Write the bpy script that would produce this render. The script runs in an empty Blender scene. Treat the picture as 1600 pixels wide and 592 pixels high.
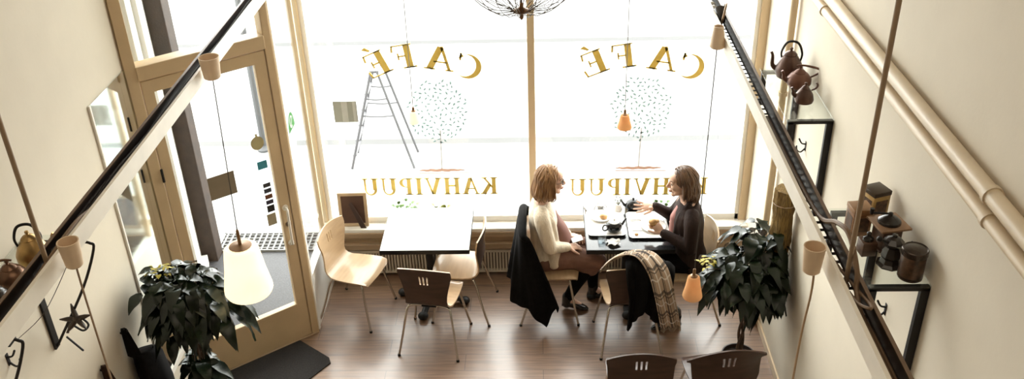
import bpy, bmesh, math, random
from mathutils import Vector, Matrix, Euler
random.seed(7)
PI = math.pi
C = bpy.context.scene.collection
scene = bpy.context.scene

# ------------------------------------------------------------------ camera, sky, exposure
FPX, PITCH, YAW, ROLL = 1468.0, math.radians(30.36), math.radians(-2.07), math.radians(1.697)
cam_d = bpy.data.cameras.new('camera'); cam = bpy.data.objects.new('camera', cam_d); C.objects.link(cam)
cam_d.sensor_width = 36.0; cam_d.lens = FPX / 1600 * 36.0; cam_d.clip_start = 0.05; cam_d.clip_end = 200
zf = Vector((math.sin(YAW) * math.cos(PITCH), math.cos(YAW) * math.cos(PITCH), -math.sin(PITCH)))
xr = Vector((math.cos(YAW), -math.sin(YAW), 0)); yd = zf.cross(xr)
c_, s_ = math.cos(ROLL), math.sin(ROLL)
X_, Y_ = c_ * xr + s_ * yd, -s_ * xr + c_ * yd
M_ = Matrix((X_, -Y_, -zf)).transposed().to_4x4(); M_.translation = Vector((0, 0, 5.0))
cam.matrix_world = M_
scene.camera = cam

SKY = 11.0
world = bpy.data.worlds.new('sky'); scene.world = world; world.use_nodes = True
wn = world.node_tree.nodes['Background']
wn.inputs[0].default_value = (1.0, 0.985, 0.96, 1); wn.inputs[1].default_value = SKY
scene.view_settings.view_transform = 'Standard'
scene.view_settings.look = 'None'
scene.view_settings.gamma = 1.0
scene.view_settings.use_curve_mapping = False
scene.view_settings.exposure = 0.0
scene.cycles.max_bounces = 10
scene.cycles.diffuse_bounces = 6
scene.cycles.transparent_max_bounces = 24
scene.cycles.sample_clamp_indirect = 6.0
scene.cycles.use_denoising = True

def area(name, loc, rot, sx, sy, power, col=(1, 1, 1), portal=False):
    l = bpy.data.lights.new(name, 'AREA'); l.shape = 'RECTANGLE'; l.size = sx; l.size_y = sy
    l.energy = power; l.color = col
    o = bpy.data.objects.new(name, l); C.objects.link(o); o.location = loc; o.rotation_euler = rot
    if portal: l.cycles.is_portal = True
    return o
area('window_portal', (-0.06, 7.30, 2.2), (-PI / 2, 0, 0), 3.9, 3.6, 1, portal=True)
area('door_portal', (-2.42, 6.02, 1.85), (-PI / 2, 0, math.radians(37.9)), 1.0, 3.6, 1, portal=True)
area('ceiling_fill', (-0.45, 2.0, 6.1), (0, 0, 0), 3.2, 2.6, 42, (1.0, 0.86, 0.66))  # unseen warm fill light, added to brighten the near part of the room

# ------------------------------------------------------------------ materials
MATS = {}
def mat(name, col, rough=0.5, metal=0.0, var=0.08, scale=8.0, bump=0.0, bscale=60.0, coat=0.0, spec=0.5,
        emit=None, estr=0.0, trans=0.0, stretch=None, sheen=0.0):
    if name in MATS: return MATS[name]
    m = bpy.data.materials.new(name); m.use_nodes = True
    nt = m.node_tree; b = nt.nodes['Principled BSDF']
    tc = nt.nodes.new('ShaderNodeTexCoord'); mp = nt.nodes.new('ShaderNodeMapping')
    nt.links.new(tc.outputs['Object'], mp.inputs[0])
    if stretch: mp.inputs['Scale'].default_value = stretch
    n = nt.nodes.new('ShaderNodeTexNoise'); n.inputs['Scale'].default_value = scale; n.inputs['Detail'].default_value = 5
    nt.links.new(mp.outputs[0], n.inputs['Vector'])
    r = nt.nodes.new('ShaderNodeValToRGB')
    lo = [max(0, c * (1 - var)) for c in col]; hi = [min(1, c * (1 + var)) for c in col]
    r.color_ramp.elements[0].color = (*lo, 1); r.color_ramp.elements[1].color = (*hi, 1)
    r.color_ramp.elements[0].position = 0.3; r.color_ramp.elements[1].position = 0.7
    nt.links.new(n.outputs['Fac'], r.inputs[0]); nt.links.new(r.outputs[0], b.inputs['Base Color'])
    b.inputs['Roughness'].default_value = rough; b.inputs['Metallic'].default_value = metal
    b.inputs['Specular IOR Level'].default_value = spec
    b.inputs['Coat Weight'].default_value = coat; b.inputs['Coat Roughness'].default_value = 0.12
    b.inputs['Sheen Weight'].default_value = sheen
    b.inputs['Transmission Weight'].default_value = trans
    if emit: b.inputs['Emission Color'].default_value = (*emit, 1); b.inputs['Emission Strength'].default_value = estr
    if bump:
        n2 = nt.nodes.new('ShaderNodeTexNoise'); n2.inputs['Scale'].default_value = bscale
        nt.links.new(mp.outputs[0], n2.inputs['Vector'])
        bp = nt.nodes.new('ShaderNodeBump'); bp.inputs['Strength'].default_value = bump; bp.inputs['Distance'].default_value = 0.01
        nt.links.new(n2.outputs['Fac'], bp.inputs['Height']); nt.links.new(bp.outputs[0], b.inputs['Normal'])
    MATS[name] = m
    return m

def glass_mat(name, tint=(0.98, 1, 0.99), ior=1.45):
    m = bpy.data.materials.new(name); m.use_nodes = True; nt = m.node_tree
    nt.nodes.remove(nt.nodes['Principled BSDF']); out = nt.nodes['Material Output']
    t = nt.nodes.new('ShaderNodeBsdfTransparent'); t.inputs[0].default_value = (*tint, 1)
    g = nt.nodes.new('ShaderNodeBsdfGlossy'); g.inputs['Roughness'].default_value = 0.0
    lw = nt.nodes.new('ShaderNodeLayerWeight'); lw.inputs[0].default_value = 0.5
    pw = nt.nodes.new('ShaderNodeMath'); pw.operation = 'POWER'; pw.inputs[1].default_value = 5.0; nt.links.new(lw.outputs['Facing'], pw.inputs[0])
    r0 = ((ior - 1) / (ior + 1)) ** 2
    f = nt.nodes.new('ShaderNodeMath'); f.operation = 'MULTIPLY_ADD'; f.inputs[1].default_value = 1 - r0; f.inputs[2].default_value = r0; nt.links.new(pw.outputs[0], f.inputs[0])
    mx = nt.nodes.new('ShaderNodeMixShader')
    nt.links.new(f.outputs[0], mx.inputs[0]); nt.links.new(t.outputs[0], mx.inputs[1]); nt.links.new(g.outputs[0], mx.inputs[2])
    nt.links.new(mx.outputs[0], out.inputs[0])
    MATS[name] = m; return m

def film_mat(name, col, trans_w):
    """thin film or shade: part diffuse, part translucent"""
    m = bpy.data.materials.new(name); m.use_nodes = True; nt = m.node_tree
    nt.nodes.remove(nt.nodes['Principled BSDF']); out = nt.nodes['Material Output']
    tc = nt.nodes.new('ShaderNodeTexCoord')
    n = nt.nodes.new('ShaderNodeTexNoise'); n.inputs['Scale'].default_value = 14
    nt.links.new(tc.outputs['Object'], n.inputs['Vector'])
    r = nt.nodes.new('ShaderNodeValToRGB')
    r.color_ramp.elements[0].color = (*[c * 0.86 for c in col], 1); r.color_ramp.elements[1].color = (*[min(1, c * 1.1) for c in col], 1)
    nt.links.new(n.outputs['Fac'], r.inputs[0])
    d = nt.nodes.new('ShaderNodeBsdfDiffuse'); t = nt.nodes.new('ShaderNodeBsdfTranslucent')
    nt.links.new(r.outputs[0], d.inputs[0]); nt.links.new(r.outputs[0], t.inputs[0])
    mx = nt.nodes.new('ShaderNodeMixShader'); mx.inputs[0].default_value = trans_w
    nt.links.new(d.outputs[0], mx.inputs[1]); nt.links.new(t.outputs[0], mx.inputs[2]); nt.links.new(mx.outputs[0], out.inputs[0])
    MATS[name] = m; return m

def plank_mat():
    m = bpy.data.materials.new('laminate_planks'); m.use_nodes = True; nt = m.node_tree; b = nt.nodes['Principled BSDF']
    tc = nt.nodes.new('ShaderNodeTexCoord')
    br = nt.nodes.new('ShaderNodeTexBrick'); br.inputs['Scale'].default_value = 1
    br.inputs['Brick Width'].default_value = 1.25; br.inputs['Row Height'].default_value = 0.19
    br.inputs['Mortar Size'].default_value = 0.0022; br.inputs['Mortar Smooth'].default_value = 0.2
    br.inputs['Color1'].default_value = (0.205, 0.122, 0.076, 1); br.inputs['Color2'].default_value = (0.285, 0.175, 0.110, 1)
    br.inputs['Mortar'].default_value = (0.09, 0.055, 0.035, 1)
    nt.links.new(tc.outputs['Object'], br.inputs['Vector'])
    mp = nt.nodes.new('ShaderNodeMapping'); mp.inputs['Scale'].default_value = (1.2, 16, 1)
    nt.links.new(tc.outputs['Object'], mp.inputs[0])
    n = nt.nodes.new('ShaderNodeTexNoise'); n.inputs['Scale'].default_value = 2.6; n.inputs['Detail'].default_value = 7
    nt.links.new(mp.outputs[0], n.inputs['Vector'])
    mx = nt.nodes.new('ShaderNodeMix'); mx.data_type = 'RGBA'; mx.blend_type = 'MULTIPLY'; mx.inputs[0].default_value = 0.75
    rp = nt.nodes.new('ShaderNodeValToRGB'); rp.color_ramp.elements[0].color = (0.55, 0.5, 0.47, 1); rp.color_ramp.elements[1].color = (1.25, 1.2, 1.15, 1)
    rp.color_ramp.elements[0].position = 0.3; rp.color_ramp.elements[1].position = 0.7
    nt.links.new(n.outputs['Fac'], rp.inputs[0])
    nt.links.new(br.outputs['Color'], mx.inputs[6]); nt.links.new(rp.outputs[0], mx.inputs[7])
    nt.links.new(mx.outputs[2], b.inputs['Base Color'])
    b.inputs['Roughness'].default_value = 0.42; b.inputs['Specular IOR Level'].default_value = 0.7; b.inputs['Coat Weight'].default_value = 1.0; b.inputs['Coat Roughness'].default_value = 0.24
    return m

def plaid_mat():
    m = bpy.data.materials.new('plaid_wool'); m.use_nodes = True; nt = m.node_tree; b = nt.nodes['Principled BSDF']
    uv = nt.nodes.new('ShaderNodeUVMap'); uv.uv_map = 'UVMap'
    sep = nt.nodes.new('ShaderNodeSeparateXYZ'); nt.links.new(uv.outputs[0], sep.inputs[0])
    def band(sock, freq, lo, hi, off=0.0):
        a = nt.nodes.new('ShaderNodeMath'); a.operation = 'MULTIPLY_ADD'; a.inputs[1].default_value = freq; a.inputs[2].default_value = off
        nt.links.new(sock, a.inputs[0])
        f = nt.nodes.new('ShaderNodeMath'); f.operation = 'FRACT'; nt.links.new(a.outputs[0], f.inputs[0])
        c = nt.nodes.new('ShaderNodeMath'); c.operation = 'COMPARE'; c.inputs[1].default_value = (lo + hi) / 2; c.inputs[2].default_value = (hi - lo) / 2
        nt.links.new(f.outputs[0], c.inputs[0]); return c.outputs[0]
    def mixc(fac, base, col, k=1.0):
        mx = nt.nodes.new('ShaderNodeMix'); mx.data_type = 'RGBA'
        mu = nt.nodes.new('ShaderNodeMath'); mu.operation = 'MULTIPLY'; mu.inputs[1].default_value = k
        nt.links.new(fac, mu.inputs[0]); nt.links.new(mu.outputs[0], mx.inputs[0])
        if isinstance(base, tuple): mx.inputs[6].default_value = base
        else: nt.links.new(base, mx.inputs[6])
        mx.inputs[7].default_value = col; return mx.outputs[2]
    u, v = sep.outputs[0], sep.outputs[1]
    c = mixc(band(u, 2.0, 0.1, 0.26), (0.46, 0.34, 0.24, 1), (0.03, 0.028, 0.03, 1), 0.85)
    c = mixc(band(u, 2.0, 0.34, 0.40), c, (0.03, 0.028, 0.03, 1), 0.8)
    c = mixc(band(u, 2.0, 0.66, 0.74), c, (0.85, 0.8, 0.72, 1), 0.8)
    c = mixc(band(v, 7.0, 0.1, 0.22), c, (0.03, 0.028, 0.03, 1), 0.75)
    c = mixc(band(v, 7.0, 0.30, 0.36), c, (0.03, 0.028, 0.03, 1), 0.7)
    c = mixc(band(v, 7.0, 0.62, 0.68), c, (0.85, 0.8, 0.72, 1), 0.6)
    nt.links.new(c, b.inputs['Base Color']); b.inputs['Roughness'].default_value = 0.95
    return m

PLASTER = mat('cream_plaster', (0.71, 0.645, 0.53), 0.85, var=0.03, scale=3, bump=0.05, bscale=40)
PLASTER_W = mat('white_plaster', (0.86, 0.84, 0.80), 0.85, var=0.02, scale=3)
CEIL = mat('ceiling_paint', (0.22, 0.18, 0.14), 0.9, var=0.02)
PLANKS = plank_mat()
TANWOOD = mat('tan_painted_wood', (0.68, 0.53, 0.34), 0.42, var=0.08, scale=5, stretch=(1, 1, 0.2))
DOORWOOD = mat('tan_door_paint', (0.60, 0.45, 0.27), 0.38, var=0.07, scale=4)
WHITEPAINT = mat('white_paint', (0.84, 0.81, 0.75), 0.45, var=0.03)
SILLWOOD = mat('pale_sill_wood', (0.38, 0.27, 0.17), 0.35, var=0.15, scale=6, stretch=(0.3, 4, 4))
GLASS = glass_mat('window_glass')
SHELFGLASS = glass_mat('shelf_glass', (0.95, 0.975, 0.965), 1.5)
CLEARGLASS = glass_mat('tumbler_glass', (0.93, 0.95, 0.96), 1.5)
BLACKIRON = mat('black_iron', (0.011, 0.009, 0.008), 0.5, var=0.2, spec=0.35)
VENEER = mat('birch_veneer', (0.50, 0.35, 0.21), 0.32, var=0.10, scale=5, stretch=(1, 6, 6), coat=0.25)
VENEER_D = mat('dark_veneer', (0.075, 0.04, 0.028), 0.32, var=0.15, scale=5, stretch=(1, 6, 6), coat=0.25)  # birch veneer settings in a much darker brown
CHROME = mat('chrome_tube', (0.62, 0.58, 0.52), 0.18, metal=1.0, var=0.03)
TABLETOP_W = mat('white_laminate', (0.86, 0.85, 0.83), 0.22, var=0.02)
TABLETOP_B = mat('black_laminate', (0.03, 0.03, 0.034), 0.16, var=0.1, coat=0.5)
BLACKEDGE = mat('black_edging', (0.008, 0.0075, 0.0075), 0.5, var=0.1, spec=0.3)
REARVENEER = mat('shaded_rear_veneer', (0.055, 0.030, 0.020), 0.40, var=0.2, scale=5, stretch=(1, 6, 6))  # veneer darkened to paint the shade on chair backs and undersides
CREAMSTEEL = mat('cream_steel', (0.88, 0.83, 0.73), 0.4, var=0.04)
DARKSTEEL = mat('dark_brown_steel', (0.028, 0.018, 0.013), 0.45, var=0.25, scale=20)
PIPEPAINT = mat('cream_pipe_paint', (0.74, 0.62, 0.45), 0.38, var=0.05)
TERRA = mat('beige_ceramic_cup', (0.82, 0.64, 0.45), 0.55, var=0.06)
CORD = mat('beige_cord', (0.38, 0.27, 0.18), 0.8, var=0.15, scale=60)
CORD_D = mat('thin_dark_cord', (0.05, 0.04, 0.033), 0.6)
CORD_G = mat('thin_grey_cord', (0.22, 0.215, 0.205), 0.6)
BRASS = mat('aged_brass', (0.42, 0.27, 0.11), 0.34, metal=0.9, var=0.2, scale=18)
COPPER = mat('aged_copper', (0.085, 0.042, 0.028), 0.38, metal=0.4, var=0.3, scale=16)
ENAMEL = mat('dark_enamel', (0.03, 0.024, 0.02), 0.22, var=0.2)

# ------------------------------------------------------------------ mesh helpers
def newbm(): return bmesh.new()
def box(bm, x0, x1, y0, y1, z0, z1, bev=0.0, M=None):
    r = bmesh.ops.create_cube(bm, size=1.0)
    vs = r['verts']
    for v in vs:
        v.co = Vector(((x0 + x1) / 2 + v.co.x * (x1 - x0), (y0 + y1) / 2 + v.co.y * (y1 - y0), (z0 + z1) / 2 + v.co.z * (z1 - z0)))
    if M:
        for v in vs: v.co = M @ v.co
    if bev > 0:
        es = list({e for v in vs for e in v.link_edges})
        bmesh.ops.bevel(bm, geom=es, offset=bev, segments=2, affect='EDGES', profile=0.5)
def rings(bm, rs, cap=True, close=True):
    """rs: list of lists of Vectors, same length"""
    R = [[bm.verts.new(p) for p in ring] for ring in rs]
    n = len(R[0])
    for a, b in zip(R[:-1], R[1:]):
        for i in range(n if close else n - 1):
            j = (i + 1) % n
            bm.faces.new((a[i], a[j], b[j], b[i]))
    if cap and close:
        bm.faces.new(list(reversed(R[0]))); bm.faces.new(R[-1])
    return R
def lathe(bm, prof, seg=24, origin=(0, 0, 0), M=None, cap=True):
    o = Vector(origin); rs = []
    for r, z in prof:
        rs.append([(o + Vector((max(r, 1e-4) * math.cos(2 * PI * i / seg), max(r, 1e-4) * math.sin(2 * PI * i / seg), z))) for i in range(seg)])
    if M: rs = [[M @ p for p in ring] for ring in rs]
    rings(bm, rs, cap)
def spline(pts, n=6):
    P = [Vector(p) for p in pts]
    if len(P) < 3: return P
    out = []
    for i in range(len(P) - 1):
        p0 = P[max(i - 1, 0)]; p1 = P[i]; p2 = P[i + 1]; p3 = P[min(i + 2, len(P) - 1)]
        for k in range(n):
            t = k / n
            out.append(0.5 * ((2 * p1) + (p2 - p0) * t + (2 * p0 - 5 * p1 + 4 * p2 - p3) * t * t + (3 * p1 - p0 - 3 * p2 + p3) * t ** 3))
    out.append(P[-1]); return out
def tube(bm, pts, rad, seg=8, rnd=False, flat=None):
    """tube along pts, rad number or list; rnd adds round ends; flat=(axis, k) squeezes along an axis"""
    P = [Vector(p) for p in pts]; n = len(P)
    if not isinstance(rad, (list, tuple)): rad = [rad] * n
    elif len(rad) != n:
        L = len(rad); rad = [rad[min(int(i * (L - 1) / (n - 1)), L - 2)] * (1 - (i * (L - 1) / (n - 1) - min(int(i * (L - 1) / (n - 1)), L - 2))) + rad[min(int(i * (L - 1) / (n - 1)), L - 2) + 1] * (i * (L - 1) / (n - 1) - min(int(i * (L - 1) / (n - 1)), L - 2)) for i in range(n)]
    T = []
    for i in range(n):
        t = P[min(i + 1, n - 1)] - P[max(i - 1, 0)]
        T.append(t.normalized() if t.length > 1e-9 else Vector((0, 0, 1)))
    up = Vector((0, 0, 1)) if abs(T[0].z) < 0.9 else Vector((1, 0, 0))
    N = (up - T[0] * up.dot(T[0])).normalized()
    seq = []
    for i in range(n):
        N = (N - T[i] * N.dot(T[i]))
        N = N.normalized() if N.length > 1e-6 else T[i].orthogonal().normalized()
        seq.append((P[i], T[i], N.copy(), rad[i]))
    if rnd:
        p, t, nn, r = seq[0]; pre = [(p - t * r * math.sin(a), t, nn, r * math.cos(a)) for a in (1.45, 1.1, 0.7, 0.35)]
        p, t, nn, r = seq[-1]; post = [(p + t * r * math.sin(a), t, nn, r * math.cos(a)) for a in (0.35, 0.7, 1.1, 1.45)]
        seq = pre + seq + post
    rs = []
    for p, t, nn, r in seq:
        B = t.cross(nn)
        ring = []
        for k in range(seg):
            a = 2 * PI * k / seg
            d = (nn * math.cos(a) + B * math.sin(a)) * r
            if flat: d = d - flat[0] * d.dot(flat[0]) * (1 - flat[1])
            ring.append(p + d)
        rs.append(ring)
    rings(bm, rs)
def ell(bm, c, r, rot=None, seg=20, rg=12):
    M = Matrix.Translation(Vector(c))
    if rot is not None: M = M @ (rot if isinstance(rot, Matrix) else Euler(rot).to_matrix().to_4x4())
    M = M @ Matrix.Diagonal((*((r, r, r) if not isinstance(r, (tuple, list)) else r), 1))
    bmesh.ops.create_uvsphere(bm, u_segments=seg, v_segments=rg, radius=1.0, matrix=M)
def sheet(bm, fn, nu, nv, th=0.0, uv=False):
    g = [[bm.verts.new(fn(i / nu, j / nv)) for i in range(nu + 1)] for j in range(nv + 1)]
    lay = bm.loops.layers.uv.new('UVMap') if uv else None
    fs = []
    for j in range(nv):
        for i in range(nu):
            f = bm.faces.new((g[j][i], g[j][i + 1], g[j + 1][i + 1], g[j + 1][i])); fs.append(f)
            if uv:
                for lp, (a, b) in zip(f.loops, ((i, j), (i + 1, j), (i + 1, j + 1), (i, j + 1))): lp[lay].uv = (a / nu, b / nv)
    if th:
        thicken(bm, fs, th, lay)
def thicken(bm, fs, th, lay=None):
    """give an open sheet a plain thickness along its vertex normals"""
    bm.normal_update()
    vs = list({v for f in fs for v in f.verts}); mp = {v: bm.verts.new(v.co - v.normal * th) for v in vs}
    edges = [e for e in {e for f in fs for e in f.edges} if len(e.link_faces) == 1]
    for f in fs:
        nf = bm.faces.new([mp[v] for v in reversed(f.verts)])
        if lay:
            for a, b in zip(nf.loops, reversed(list(f.loops))): a[lay].uv = b[lay].uv
    for e in edges:
        a, b = e.verts; nf = bm.faces.new((a, mp[a], mp[b], b))
        if lay:
            src = {l.vert: l[lay].uv.copy() for l in e.link_faces[0].loops}
            for l, v in zip(nf.loops, (a, a, b, b)): l[lay].uv = src[v]
def obj(name, bm, m, parent=None, smooth=True, angle=40, keep_normals=False):
    if not keep_normals: bmesh.ops.recalc_face_normals(bm, faces=bm.faces)
    me = bpy.data.meshes.new(name); bm.to_mesh(me); bm.free()
    if isinstance(m, (list, tuple)):
        for k in m: me.materials.append(k)
    else: me.materials.append(m)
    if smooth:
        me.polygons.foreach_set('use_smooth', [True] * len(me.polygons))
        try: me.set_sharp_from_angle(angle=math.radians(angle))
        except Exception: pass
    o = bpy.data.objects.new(name, me); C.objects.link(o)
    if parent: o.parent = parent
    return o
def tag(o, label, cat, group=None, kind=None):
    o['label'] = label; o['category'] = cat
    if group: o['group'] = group
    if kind: o['kind'] = kind
    return o
def thing(name, label, cat, loc=(0, 0, 0), rotz=0.0, group=None):
    o = bpy.data.objects.new(name, None); C.objects.link(o); o.empty_display_size = 0.1
    o.location = loc; o.rotation_euler = (0, 0, rotz)
    return tag(o, label, cat, group)
def struct(name, bm, m, parent=None, smooth=False):
    o = obj(name, bm, m, parent, smooth)
    if not parent: o['kind'] = 'structure'
    return o
def sroot(name, loc=(0, 0, 0), rotz=0.0):
    o = bpy.data.objects.new(name, None); C.objects.link(o); o.location = loc; o.rotation_euler = (0, 0, rotz); o['kind'] = 'structure'
    return o
def dup(root, loc, rotz, label, group=None):
    r = root.copy(); C.objects.link(r); r.location = loc; r.rotation_euler = (0, 0, rotz); r['label'] = label
    if group: r['group'] = group
    for ch in list(root.children):
        c = ch.copy(); C.objects.link(c); c.parent = r
        for g in list(ch.children):
            d = g.copy(); C.objects.link(d); d.parent = c
    return r
def baked_blob(name, bm, m, parent, voxel, smooth_it=6, fac=0.5):
    """fuse overlapping closed pieces into one continuous surface"""
    bmesh.ops.recalc_face_normals(bm, faces=bm.faces)
    me = bpy.data.meshes.new(name); bm.to_mesh(me); bm.free()
    t = bpy.data.objects.new('blob_tmp', me); C.objects.link(t)
    rm = t.modifiers.new('r', 'REMESH'); rm.mode = 'VOXEL'; rm.voxel_size = voxel; rm.use_smooth_shade = True
    if smooth_it:
        sm = t.modifiers.new('s', 'SMOOTH'); sm.iterations = smooth_it; sm.factor = fac
    dg = bpy.context.evaluated_depsgraph_get(); dg.update()
    me2 = bpy.data.meshes.new_from_object(t.evaluated_get(dg)); me2.name = name
    bpy.data.objects.remove(t); bpy.data.meshes.remove(me)
    me2.materials.clear(); me2.materials.append(m)
    me2.polygons.foreach_set('use_smooth', [True] * len(me2.polygons))
    o = bpy.data.objects.new(name, me2); C.objects.link(o)
    if parent: o.parent = parent
    return o
# ------------------------------------------------------------------ the setting
XL, XR, YW = -2.70, 1.80, 7.12      # left wall, right wall, glass plane
A_ = Vector((-2.70, 5.62)); B_ = Vector((-1.93, 6.22)); DA = math.atan2(B_.y - A_.y, B_.x - A_.x)
DL = (B_ - A_).length
def poly_prism(bm, pts, z0, z1):
    lo = [bm.verts.new((x, y, z0)) for x, y in pts]; hi = [bm.verts.new((x, y, z1)) for x, y in pts]
    n = len(pts); bm.faces.new(list(reversed(lo))); bm.faces.new(hi)
    for i in range(n): bm.faces.new((lo[i], lo[(i + 1) % n], hi[(i + 1) % n], hi[i]))
FP = [(-2.70, -1.0), (1.80, -1.0), (1.80, 7.18), (-1.93, 7.18), (-1.93, 6.22), (-2.70, 5.62)]
bm = newbm(); poly_prism(bm, FP, -0.06, 0.0); struct('floor', bm, PLANKS)
bm = newbm(); box(bm, XR, XR + 0.2, -1.0, 7.4, -0.06, 6.2); struct('wall_right', bm, PLASTER)
bm = newbm(); box(bm, XL - 0.12, XL, -1.0, 5.64, -0.06, 6.2); struct('wall_left', bm, PLASTER)
bm = newbm(); box(bm, XL - 0.1, XR + 0.1, -1.2, -1.0, -0.06, 6.2); struct('wall_back', bm, mat('dark_panelling', (0.10, 0.07, 0.05), 0.7, var=0.2))
bm = newbm(); box(bm, XL - 0.12, XR + 0.2, -1.2, 7.4, 6.2, 6.35); struct('ceiling', bm, CEIL)
bm = newbm()
box(bm, -1.95, XR, 7.16, 7.36, -0.06, 0.44)                      # low wall under the window
box(bm, -1.99, XR, 7.10, 7.36, 4.05, 6.2)                        # wall above the window
struct('wall_front', bm, PLASTER_W)
# wall above the slanted door and above the side pane
RD = sroot('wall_entrance', (A_.x, A_.y, 0), DA)
bm = newbm(); box(bm, -0.05, DL + 0.03, -0.03, 0.10, 3.75, 6.2); struct('wall_over_door', bm, PLASTER_W, RD)
bm = newbm(); box(bm, DL - 0.0, DL + 0.12, -0.0, 0.0 + 0.001, 6.1, 6.19); bm.free()
bm = newbm(); box(bm, -1.97, -1.89, 6.24, 7.16, 3.75, 6.2); struct('wall_over_side_pane', bm, PLASTER_W)

# shop window: two big panes
def window(name, x0, x1, left_jamb, right_jamb):
    r = sroot(name)
    bm = newbm(); box(bm, x0, x1, YW - 0.004, YW + 0.004, 0.56, 4.05); struct('pane', bm, GLASS, r)
    bm = newbm(); box(bm, x0, x1, YW - 0.03, YW + 0.04, 0.50, 0.575, 0.004); box(bm, x0, x1, YW - 0.03, YW + 0.04, 3.98, 4.06, 0.004)
    struct('frame_rail', bm, WHITEPAINT, r)
    return r
window('window_1', -1.87, -0.10, True, False)
window('window_2', -0.045, 1.745, False, True)
bm = newbm(); box(bm, -0.102, -0.043, YW - 0.045, YW + 0.05, 0.50, 4.06, 0.004); struct('trim_1', bm, TANWOOD)          # mullion
bm = newbm(); box(bm, 1.735, 1.802, YW - 0.05, YW + 0.05, 0.46, 4.06, 0.004); struct('trim_2', bm, TANWOOD)             # right jamb
bm = newbm(); box(bm, 1.700, 1.737, YW - 0.03, YW + 0.05, 0.50, 4.06, 0.004); struct('trim_3', bm, WHITEPAINT)
bm = newbm(); box(bm, -1.965, -1.905, YW - 0.06, YW + 0.06, 0.0, 4.06, 0.004); struct('trim_4', bm, TANWOOD)            # left corner post
bm = newbm(); box(bm, -1.907, -1.868, YW - 0.04, YW + 0.05, 0.50, 4.06, 0.004); struct('trim_5', bm, WHITEPAINT)
bm = newbm(); box(bm, -1.90, XR, 6.965, 7.16, 0.485, 0.52, 0.006); struct('trim_6', bm, WHITEPAINT)                     # sill
bm = newbm(); box(bm, -1.90, XR, 6.955, 6.985, 0.435, 0.487, 0.004); box(bm, -1.90, XR, 6.99, 7.16, 0.37, 0.44); box(bm, -1.90, XR, 6.945, 7.16, 0.315, 0.372, 0.004)
struct('trim_7', bm, SILLWOOD)

# side pane between the door and the shop window
r = sroot('window_3')
bm = newbm(); box(bm, -1.917, -1.911, 6.25, 7.07, 0.52, 3.75); struct('pane', bm, GLASS, r)
bm = newbm(); box(bm, -1.95, -1.885, 6.24, 7.08, 0.44, 0.54, 0.004); box(bm, -1.95, -1.885, 6.24, 7.08, 3.68, 3.76, 0.004); struct('frame_rail', bm, WHITEPAINT, r)
bm = newbm(); box(bm, -1.94, -1.895, 6.86, 6.89, 0.54, 3.7, 0.003); struct('frame_bar', bm, TANWOOD, r)
bm = newbm(); box(bm, -1.95, -1.885, 6.225, 6.262, 0.0, 3.76, 0.003); struct('frame_post', bm, WHITEPAINT, r)
bm = newbm(); box(bm, -1.945, -1.89, 6.25, 7.10, 0.0, 0.45, 0.003); struct('trim_8', bm, WHITEPAINT)

# the slanted entrance door with its transom (local x runs along the door)
D = sroot('door_1', (A_.x, A_.y, 0), DA)
bm = newbm()
box(bm, -0.02, 0.055, -0.05, 0.06, 0.0, 3.75, 0.005); box(bm, DL - 0.04, DL + 0.02, -0.05, 0.06, 0.0, 3.75, 0.005)
box(bm, 0.05, DL - 0.035, -0.06, 0.06, 2.56, 2.66, 0.006); box(bm, 0.05, DL - 0.035, -0.05, 0.06, 3.66, 3.75, 0.004)
struct('door_frame', bm, DOORWOOD, D)
bm = newbm()
x0, x1 = 0.062, DL - 0.046
box(bm, x0, x0 + 0.075, -0.045, 0.0, 0.015, 2.55, 0.004); box(bm, x1 - 0.085, x1, -0.045, 0.0, 0.015, 2.55, 0.004)
box(bm, x0 + 0.07, x1 - 0.08, -0.045, 0.0, 2.46, 2.55, 0.004); box(bm, x0 + 0.07, x1 - 0.08, -0.045, 0.0, 0.015, 0.345, 0.004)
box(bm, x0 + 0.07, x1 - 0.08, -0.052, -0.0, 0.335, 0.365, 0.004)
leaf = struct('door_leaf', bm, DOORWOOD, D)
bm = newbm(); box(bm, x0 + 0.07, x1 - 0.08, -0.026, -0.020, 0.35, 2.47); struct('door_pane', bm, GLASS, D)
bm = newbm(); box(bm, 0.05, DL - 0.035, -0.004, 0.002, 2.65, 3.67); struct('transom_pane', bm, GLASS, D)
hx = x1 - 0.045
bm = newbm(); tube(bm, spline([(hx, -0.045, 1.27), (hx, -0.085, 1.265), (hx - 0.006, -0.10, 1.22), (hx - 0.008, -0.10, 1.0), (hx, -0.085, 0.955), (hx, -0.045, 0.95)], 5), 0.0095, 10)
lathe(bm, [(0.024, 0), (0.024, 0.007)], 16, M=Matrix.Translation((hx, -0.045, 1.27)) @ Matrix.Rotation(PI / 2, 4, 'X'))
lathe(bm, [(0.024, 0), (0.024, 0.007)], 16, M=Matrix.Translation((hx, -0.045, 0.95)) @ Matrix.Rotation(PI / 2, 4, 'X'))
struct('door_handle', bm, mat('white_metal', (0.78, 0.74, 0.66), 0.3), leaf, True)
bm = newbm(); lathe(bm, [(0.021, 0), (0.021, 0.008), (0.010, 0.012), (0.010, 0.02)], 16, M=Matrix.Translation((hx + 0.006, -0.045, 1.12)) @ Matrix.Rotation(PI / 2, 4, 'X'))
struct('door_lock', bm, mat('dull_steel', (0.25, 0.2, 0.16), 0.35, metal=0.8), leaf, True)
bm = newbm()
for z in (2.25, 1.85, 0.35):
    tube(bm, [(x0 - 0.004, -0.052, z - 0.05), (x0 - 0.004, -0.052, z + 0.05)], 0.009, 8)
struct('door_hinge', bm, BLACKIRON, D, True)
bm = newbm(); box(bm, -0.0, DL, -0.06, 0.12, 0.0, 0.014, 0.003); struct('trim_9', bm, SILLWOOD, D)

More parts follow.
